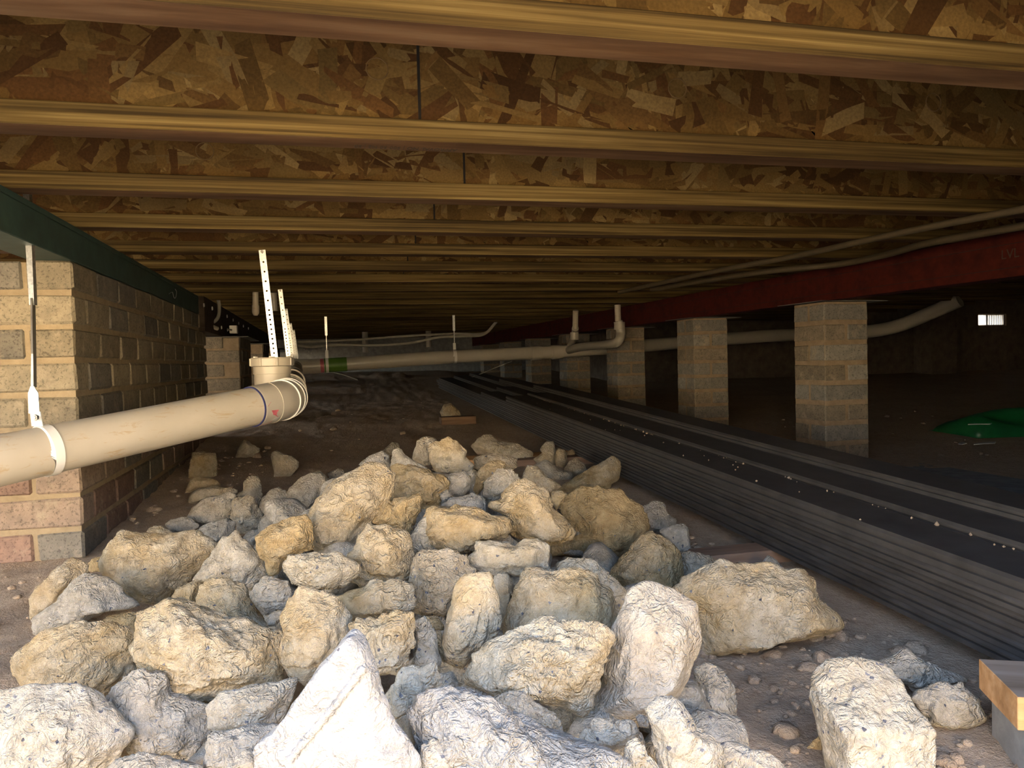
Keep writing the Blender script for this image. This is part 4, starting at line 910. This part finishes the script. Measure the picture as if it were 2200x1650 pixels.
 ('C', 'long pale chunk at the back of the crest, nearest the decking', [(1295, 260), (1340, 220), (1390, 185), (1440, 190), (1480, 230), (1570, 235), (1600, 240), (1660, 280), (1710, 300), (1715, 350), (1650, 400), (1560, 370), (1480, 330), (1340, 315)], dict(s=.22, g=.15, dd=.05)),
 ('C', 'shaded brown chunk under the long pale back chunk', [(1310, 340), (1400, 315), (1500, 320), (1600, 345), (1600, 420), (1450, 420), (1330, 420)], dict(s=.4, g=.3, dd=.08)),
 ('C', 'upright thin chunk at the back right of the heap', [(1715, 350), (1780, 310), (1760, 290), (1800, 245), (1850, 235), (1865, 310), (1865, 410), (1800, 420)], dict(s=.3, g=.25, dd=.06)),
 ('C', 'left of a pair of small tan stones at the back right of the heap', [(1850, 330), (1880, 280), (1930, 290), (1945, 370), (1915, 415), (1860, 400)], dict(s=.38, g=.2, dd=.06)),
 ('C', 'right of a pair of small tan stones at the back right of the heap', [(1930, 310), (1980, 285), (1998, 310), (1965, 365), (1940, 370)], dict(s=.45, g=.15, dd=.06)),
 ('C', 'brown chunk lowest at the back right against the decking', [(1925, 420), (1960, 370), (2010, 345), (2060, 390), (2085, 440), (2000, 470)], dict(s=.45, g=.3, dd=.08)),
 ('C', 'dim flat chunk below the pair of small tan stones', [(1700, 400), (1800, 360), (1900, 420), (1990, 440), (1980, 490), (1850, 500), (1740, 470)], dict(s=.3, g=.4, dd=.12)),
 ('G', 'ochre crinkled chunk behind the fractured yellow chunk', [(370, 1420), (400, 1300), (470, 1240), (540, 1230), (580, 1250), (570, 1300), (490, 1350), (440, 1400), (400, 1460)], dict(s=.45, g=.1, dd=.05)),
 ('G', 'rounded grey-cream chunk in front of the ochre crinkled chunk', [(430, 1370), (490, 1330), (530, 1290), (610, 1290), (670, 1320), (685, 1370), (650, 1440), (500, 1490), (430, 1460)], dict(s=.2, g=.25, dd=.03)),
 ('G', 'sharp-tipped chunk with one ochre side behind the fractured yellow chunk', [(700, 1350), (730, 1260), (800, 1270), (840, 1320), (900, 1350), (965, 1395), (900, 1450), (830, 1440), (740, 1400)], dict(s=.35, g=.15, dd=.04)),
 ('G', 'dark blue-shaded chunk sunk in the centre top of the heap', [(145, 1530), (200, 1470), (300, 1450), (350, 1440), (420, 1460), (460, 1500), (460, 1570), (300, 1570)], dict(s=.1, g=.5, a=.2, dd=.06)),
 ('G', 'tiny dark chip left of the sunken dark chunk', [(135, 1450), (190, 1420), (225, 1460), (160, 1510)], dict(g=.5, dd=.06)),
 # back left
 ('I', 'squarish cream block by the brick wall, topmost of the small stack', [(310, 710), (330, 580), (345, 405), (470, 400), (605, 410), (630, 530), (628, 725), (480, 715), (350, 710)], dict(s=.3, g=.1, m='g0', dd=.05)),
 ('I', 'flat tan chunk under the squarish block by the brick wall', [(270, 840), (330, 720), (380, 695), (560, 705), (640, 730), (690, 780), (640, 815), (480, 820), (380, 840), (290, 895)], dict(s=.35, g=.1, m='g0', dd=.04)),
 ('I', 'long flat chunk lowest of the small stack by the brick wall', [(310, 960), (340, 870), (440, 820), (600, 805), (860, 820), (880, 890), (700, 920), (520, 960), (400, 1000), (330, 1015)], dict(s=.25, g=.25, m='g0', dd=.02)),
 ('I', 'bluish broad chunk in front of the small stack by the brick wall', [(280, 1170), (370, 1040), (480, 960), (600, 920), (780, 870), (880, 910), (830, 960), (820, 1070), (770, 1190), (600, 1240), (420, 1250)], dict(s=.15, g=.4, m='g0', dd=-.02)),
 ('I', 'upright grey chunk behind the bell-shaped chunk at left', [(870, 900), (950, 840), (960, 750), (1010, 700), (1100, 690), (1140, 740), (1170, 900), (1140, 1030), (1080, 1000), (960, 940)], dict(s=.2, g=.35, m='g0', dd=.03)),
 ('I', 'bell-shaped chunk with a warm lit top at the back left of the heap', [(800, 1000), (850, 940), (980, 925), (1060, 930), (1090, 1000), (1180, 1110), (1250, 1200), (1240, 1270), (1000, 1380), (870, 1330), (850, 1210), (800, 1170), (815, 1080)], dict(s=.25, g=.25, a=.3, m='g0', dd=-.02)),
 ('I', 'rounded grey chunk with a flat split top at the back left', [(1145, 990), (1180, 930), (1260, 860), (1360, 825), (1440, 850), (1455, 980), (1380, 1060), (1270, 1160), (1160, 1140)], dict(s=.2, g=.4, m='g0')),
 ('I', 'dark rounded boulder in shade left of the tall leaning slab', [(1460, 900), (1500, 800), (1620, 720), (1760, 660), (1860, 670), (1930, 800), (1900, 950), (1800, 1100), (1600, 1170), (1300, 1160), (1330, 1060), (1430, 1000)], dict(s=.25, g=.4, a=.3, m='g0', dd=.0)),
 ('I', 'lone waisted chunk on the soil at back left, right of the triangular one', [(1280, 460), (1300, 390), (1340, 370), (1420, 420), (1500, 440), (1590, 510), (1590, 570), (1550, 620), (1500, 680), (1400, 670), (1320, 700), (1320, 600), (1310, 560)], dict(s=.2, g=.4, m='g')),
 ('I', 'lone triangular chunk on the soil furthest back left', [(860, 460), (900, 340), (950, 245), (1010, 270), (1060, 310), (1140, 350), (1130, 390), (1080, 430), (1000, 455)], dict(s=.25, g=.3, m='g')),
 ('I', 'low blue-grey chunk at the foot of the brick wall', [(20, 1250), (100, 1190), (220, 1170), (310, 1180), (440, 1260), (330, 1340), (100, 1340)], dict(g=.5, a=.2, m='g0')),
 ('I', 'shaded blue-grey wedge above the pale straight-edged wedge', [(345, 1340), (500, 1260), (750, 1180), (840, 1220), (855, 1330), (720, 1460), (600, 1530), (500, 1440)], dict(g=.5, a=.2, m='g0', dd=-.03)),
 ('I', 'small dark chunk in the hollow left of the yellow slanted block', [(940, 1400), (1020, 1330), (1160, 1300), (1210, 1350), (1100, 1420), (1080, 1490), (980, 1470)], dict(g=.5, m='g0', dd=-.03)),
 ('A', 'slanted block with a yellow front face left of the tall leaning slab', [(1720, 1110), (1760, 1080), (1900, 1010), (2060, 970), (2100, 1050), (2115, 1190), (2000, 1240), (1920, 1260), (1900, 1340), (1830, 1360), (1790, 1270), (1740, 1180)], dict(s=.5, dd=-.03)),
 ('I', 'pale pebble in shade right of the dark rounded boulder', [(1950, 650), (2060, 590), (2130, 610), (2150, 660), (2060, 730), (1970, 710)], dict(g=.45, m='g0', dd=.05)),
 ('I', 'thin dark chunk leaning behind the dark rounded boulder', [(1750, 640), (1860, 620), (1930, 680), (1995, 755), (1930, 790), (1850, 710)], dict(g=.45, s=.2, m='g0', dd=.06)),
 # right foreground, on the soil
 ('F', 'squared block with a speckled broken front face at the bottom right', [(590, 1000), (610, 930), (740, 830), (850, 790), (1000, 810), (1220, 870), (1300, 1010), (1365, 1150), (1330, 1240), (1310, 1450), (1295, 1720), (700, 1720), (640, 1450)], dict(s=.16, g=.15, a=1.0, r=.55, block=1, m='g', dd=-.02)),
 ('F', 'flat pale chunk behind the squared speckled block', [(1000, 800), (1060, 740), (1180, 700), (1280, 620), (1350, 670), (1480, 740), (1600, 790), (1700, 830), (1770, 880), (1640, 900), (1500, 930), (1380, 980), (1310, 970), (1220, 890)], dict(s=.1, g=.3, a=.3, m='g', dd=.0)),
 ('F', 'flaky pale chunk right of the squared speckled block', [(1320, 1020), (1380, 960), (1550, 900), (1720, 890), (1790, 950), (1860, 1030), (1840, 1070), (1890, 1150), (1840, 1210), (1640, 1250), (1400, 1190), (1370, 1150), (1330, 1060)], dict(s=.12, g=.2, a=.3, m='g')),
 ('F', 'small orange wood-coloured chip left of the squared speckled block', [(490, 1375), (540, 1320), (590, 1280), (620, 1340), (615, 1400), (560, 1395)], dict(s=.8, m='g', r=.5)),
 ('G', 'small lone rock beside the orange pine packer', [(145, 900), (170, 850), (220, 843), (270, 890), (288, 930), (220, 955), (160, 938)], dict(s=.3, g=.2, m='g')),
]
def pile_h(X, Y):
    g = ground(X, Y)
    sx = math.exp(-((X - .20) / .46) ** 4)
    a = min(max((Y - .45) / 1.35, 0), 1); b = 1 - min(max((Y - 2.05) / .75, 0), 1)
    return float(g) + .27 * sx * (.30 + .70 * a) * (b * b * (3 - 2 * b))
def ray_surf(u, v, fn):
    r = ray(u, v); t = .35
    while t < 14:
        p = CAM + r * t
        if p[2] < fn(p[0], p[1]): return t
        t += .006
    return t

def ico(level):
    bm = bmesh.new(); bmesh.ops.create_icosphere(bm, subdivisions=level, radius=1.0)
    v = np.array([x.co[:] for x in bm.verts]); f = np.array([[q.index for q in p.verts] for p in bm.faces]); bm.free(); return v, f
ICO = {l: ico(l) for l in (3, 4, 5, 6)}
RT, UP, FW = ROT[:, 0], ROT[:, 1], -ROT[:, 2]

def poly_radius(poly, ang):
    """distance from the origin to the outline along each angle (star shaped)"""
    out = np.full(len(ang), 1e-6); d = np.stack([np.cos(ang), np.sin(ang)], 1)
    for i in range(len(poly)):
        a, b = poly[i], poly[(i + 1) % len(poly)]; e = b - a
        den = d[:, 0] * e[1] - d[:, 1] * e[0]; den = np.where(np.abs(den) < 1e-12, 1e-12, den)
        t = (a[0] * e[1] - a[1] * e[0]) / den; s = (a[0] * d[:, 1] - a[1] * d[:, 0]) / den
        ok = (t > 0) & (s >= -1e-6) & (s <= 1 + 1e-6); out = np.where(ok, np.maximum(out, t), out)
    return out
def area_centroid(p):
    x, y = p[:, 0], p[:, 1]; x1, y1 = np.roll(x, -1), np.roll(y, -1); c = x * y1 - x1 * y; A = c.sum() / 2
    return np.array([((x + x1) * c).sum() / (6 * A), ((y + y1) * c).sum() / (6 * A)]), abs(A)

def make_rock(i, key, label, pts, o, group='broken concrete rubble'):
    r = np.random.RandomState(1000 + i)
    x0, y0, sc_ = CROP[key]; px = np.array([(x0 + a / sc_, y0 + b / sc_) for a, b in pts], float)
    cen, A = area_centroid(px); size_px = math.sqrt(A)
    mode = o.get('m', 'p')
    if mode == 'p': D = ray_surf(cen[0], cen[1], pile_h)
    else:
        k = px[:, 1].argmax(); D = ray_surf(px[k, 0], px[k, 1], lambda X, Y: float(ground(X, Y)))
        D += .22 * size_px * D / F_PX
    D += o.get('dd', 0.0)
    for _ in range(60):      # keep the chunk from sinking into the soil
        c3 = atD(cen[0], cen[1], D); hgt = (px[:, 1].max() - px[:, 1].min()) * D / F_PX
        zl = (c3 - UP * (px[:, 1].max() - cen[1]) * D / F_PX)[2]; gl = float(ground(c3[0], c3[1]))
        if zl >= gl - .10 * hgt: break
        D -= .012
    loc = np.stack([(px[:, 0] - cen[0]) * D / F_PX, -(px[:, 1] - cen[1]) * D / F_PX], 1)
    S = size_px * D / F_PX; T = S * o.get('t', r.uniform(.62, .85))
    W3 = lambda p2, d: RT * p2[0] + UP * p2[1] + FW * d
    P = [W3(p, (p[1] / S) * .10 * T) for p in loc]
    if o.get('block'): P = [W3(p, (.10 + p[1] / S * .42) * S * .8) for p in loc]
    tx, ty = r.uniform(-.25, .25), r.uniform(.05, .45)
    c2 = np.array([r.uniform(-.12, .12), r.uniform(-.05, .2)]) * S
    if o.get('slab'):
        fr = [(220, 1130), (800, 455), (850, 480), (900, 700), (985, 1000), (1030, 1340), (1060, 1500), (240, 1500)]
        for a, b in fr:
            q = np.array([(500 + a / 3.142857 - cen[0]) * D / F_PX, -(1225 + b / 3.142857 - cen[1]) * D / F_PX]); P.append(W3(q, -.16 * S + .02 * q[1]))
    elif o.get('block'):
        for a, b, dd in ((690, 1160, -.40), (820, 1112, -.36), (1360, 1160, -.30), (1300, 1720, -.46), (690, 1720, -.52), (740, 835, .30), (1220, 870, .32), (600, 960, .1)):
            q = np.array([(1600 + a / 3.666667 - cen[0]) * D / F_PX, -(1225 + b / 3.666667 - cen[1]) * D / F_PX]); P.append(W3(q, dd * S))
    else:
        fs = r.uniform(.45, .68)
        for p in loc[::max(1, len(loc) // 8)]:
            q = c2 + (p - c2) * fs * r.uniform(.85, 1.15)
            P.append(W3(q, T * (-.42 + tx * q[0] / S + ty * q[1] / S) + r.uniform(-.04, .04) * T))
    for p in loc[::max(1, len(loc) // 7)]:
        q = p * r.uniform(.55, .75) + np.array([0, -.05 * S]); P.append(W3(q, T * (.45 + .15 * r.rand())))
    bm = bmesh.new()
    for p in P: bm.verts.new(p)
    bmesh.ops.convex_hull(bm, input=bm.verts); bmesh.ops.recalc_face_normals(bm, faces=bm.faces)
    pl = []
    for f in bm.faces:
        n = np.array(f.normal[:]); d = float(np.dot(n, np.array(f.verts[0].co[:])))
        if f.calc_area() < 1e-9: continue
        if d < 0: n, d = -n, -d
        if d > 1e-5: pl.append((n, d))
    bm.free()
    nn = np.array([a for a, b in pl]); dd_ = np.array([b for a, b in pl])
    lv = o.get('lv') or (6 if size_px > 165 else 5 if size_px > 55 else 4)
    dirs, faces = ICO[lv]
    q = (dirs @ nn.T) / dd_[None, :]; q = np.maximum(q, 0)
    pw = 60.0
    rad = 1.0 / np.power((q ** pw).sum(1), 1 / pw)
    # follow hollows of the outline
    lx, ly = dirs @ RT, dirs @ UP; ang = np.arctan2(ly, lx); inpl = np.clip(np.hypot(lx, ly), 0, 1)
    ap = np.linspace(-math.pi, math.pi, 181); hull2 = loc[np.array(sorted(range(len(loc)), key=lambda k: math.atan2(loc[k, 1], loc[k, 0])))]
    pr_ = poly_radius(loc, ap)
    # radius of the convex outline
    d2 = np.stack([np.cos(ap), np.sin(ap)], 1); n3 = nn
    full = np.stack([d2[:, :1] * RT[None, :] + d2[:, 1:] * UP[None, :]], 0)[0]
    hr = 1.0 / np.power((np.maximum((full @ n3.T) / dd_[None, :], 0) ** pw).sum(1), 1 / pw)
    ratio = np.clip(pr_ / hr, .55, 1.06); ratio = np.convolve(np.r_[ratio[-4:-1], ratio, ratio[1:4]], np.ones(3) / 3, 'same')[3:-3]
    fac = np.interp(ang, ap, ratio); rad = rad * (1 + (fac - 1) * inpl ** 3)
    V = dirs * rad[:, None]
    # broken, crumbly relief
    rg = o.get('r', 1.0); seed = 50 * i; k = min(S, .22)
    Q = V + 100 * r.rand(3)
    ax = _n(r.normal(size=3)); along = (Q @ ax)[:, None] * ax[None, :]; Qa = Q - .62 * along
    disp = .050 * k * fbm(Q / (.42 * k), 3, seed) + .040 * k * ridged(Qa / (.24 * k), 4, seed + 7) + .0050 * fbm(Q / .020, 3, seed + 13, .6) * min(1, k / .12)
    if o.get('wrap'): disp = .02 * k * fbm(Q / (.5 * k), 2, seed) + .026 * k * ridged(Qa / (.20 * k), 2, seed + 3)
    if lv >= 5: disp = disp - .0055 * np.maximum(0, ridged(Qa / .030, 3, seed + 21) - .30)
    # wavy crack lines
    Wp = Q + .011 * np.stack([vnoise(Q / .03 + 5, seed + 31), vnoise(Q / .03 + 25, seed + 32), vnoise(Q / .03 + 45, seed + 33)], 1)
    msk = np.clip(.55 + 1.2 * fbm(Q / .07, 2, seed + 34), 0, 1)
    if lv >= 5:
        for wl_, am in ((.060, .0062), (.028, .0034)):
            nz = vnoise((Wp - .5 * ((Wp @ ax)[:, None] * ax[None, :])) / wl_, seed + int(wl_ * 1000)); disp = disp - am * msk * np.exp(-(nz / .13) ** 2)
    V = V * 1.045 + dirs * (disp * rg)[:, None]
    me = np_mesh('concrete_chunk', V, faces, True)
    c3 = atD(cen[0], cen[1], D)
    gmin = float(ground(c3[0], c3[1])); low = c3[2] + V[:, 2].min()
    if mode == 'g':       # settle on the soil
        sink = -.006; dz = gmin + sink - low
        if abs(dz) < .05 and not o.get('block'): c3 = c3 + np.array([0, 0, dz * .6])
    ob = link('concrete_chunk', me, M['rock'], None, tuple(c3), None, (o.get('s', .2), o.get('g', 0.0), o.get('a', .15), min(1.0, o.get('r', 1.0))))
    tag(ob, label, 'rubble', group)
    if o.get('slab'):       # moulded ridge left by the formwork, lying on the face
        from mathutils.bvhtree import BVHTree
        bt = BVHTree.FromPolygons([Vector(v) for v in V], [tuple(f) for f in faces]); rp = []
        for t_ in np.linspace(0, 1, 26):
            u_, v_ = (782 + (627 - 782) * t_ + 3 * math.sin(t_ * 5), 1432 + (1632 - 1432) * t_)
            hit = bt.ray_cast(Vector(CAM - c3), Vector(_n(ray(u_, v_))))
            if hit[0] is not None: rp.append(tuple(hit[0] + hit[1] * .0005))
        if len(rp) > 3:
            rd = MB().tube(rp, [.0042 * (.7 + .5 * math.sin(i_ * 1.7) ** 2) for i_ in range(len(rp))], 8).build('ridge', M['rock'], ob, color=ob.color); rd['label'] = 'straight moulded ridge across the slab face'
    return ob, c3, S
placed = []
for i, (key, label, pts, o) in enumerate(ROCKS):
    ob, c3, S = make_rock(i, key, label, pts, o); placed.append((c3, S))

# chunks in the core of the heap: seen only as dim shapes through the gaps
fv, ff = ICO[4]
core_me = []
for q in range(6):
    r = np.random.RandomState(900 + q); nn = np.array([_n(r.normal(size=3)) for _ in range(22)]); dd_ = r.uniform(.7, 1.0, 22)
    rad = 1 / np.power((np.maximum((fv @ nn.T) / dd_[None], 0) ** 18).sum(1), 1 / 18.); rad = np.minimum(rad, 1.3)
    V = fv * (rad * (1 + .06 * fbm(fv * 2.5 + 9 * q, 4, q)))[:, None] * np.array([1.0, .85, .7]) * .066
    me = np_mesh('concrete_chunk', V, ff, True); me.materials.append(M['rock']); core_me.append(me)
n = 0
for a in range(9):
    for b in range(10):
        X = -.38 + a * .14 + random.uniform(-.03, .03); Y = .72 + b * .16 + random.uniform(-.03, .03)
        g_ = float(ground(X, Y)); top = pile_h(X, Y) - g_
        if top < .10: continue
        for z in np.arange(.045, top - .075, .10):
            p = np.array([X, Y, g_ + z])
            ob = link('concrete_chunk', core_me[n % 6], None, None, tuple(p), (random.uniform(0, 6), random.uniform(-.4, .4), random.uniform(0, 6)), (.2, .45, .2, 1))
            tag(ob, 'dim concrete chunk buried in the core of the rubble heap', 'rubble', 'buried rubble in the core of the heap'); n += 1

# loose clods and gravel on the soil
cv_, cf_ = [], []; bv, bf = ico(2)
r = np.random.RandomState(5)
def clod(X, Y, s):
    zz = float(ground_rough(np.array([X]), np.array([Y]))[0]); b0 = len(cv_) and sum(len(q) for q in cv_)
    v = bv * (1 + .35 * vnoise(bv * 1.4 + r.rand(3) * 50, 3))[:, None] * np.array([1, r.uniform(.7, 1.2), r.uniform(.45, .8)]) * s
    a = r.uniform(0, 6.3); R2 = np.array([[math.cos(a), -math.sin(a), 0], [math.sin(a), math.cos(a), 0], [0, 0, 1]])
    cv_.append(v @ R2.T + np.array([X, Y, zz + .15 * s])); cf_.append(bf + b0)
for q in range(900):
    zone = r.rand()
    if zone < .45: X, Y = r.uniform(.55, 1.05), r.uniform(.75, 2.0)
    elif zone < .60: X, Y = r.uniform(-.6, -.25), r.uniform(2.3, 4.2)
    elif zone < .75: X, Y = r.uniform(-.9, -.35), r.uniform(1.2, 2.2)
    elif zone < .80: X, Y = r.uniform(-.45, .9), r.uniform(2.6, 6.5)
    elif zone < .92: X, Y = r.uniform(.6, 1.02), r.uniform(.8, 1.6)
    else: X, Y = r.uniform(2.6, 4.2), r.uniform(2.0, 4.5)
    clod(X, Y, min(.024, .003 + r.exponential(.0040)) * (1.0 if Y < 2.3 else 1.1))
so = link('soil_clods', np_mesh('soil_clods', np.concatenate(cv_), np.concatenate(cf_), True), M['soil']); so['kind'] = 'stuff'; tag(so, 'loose crumbs and clods of soil scattered on the ground', 'soil')
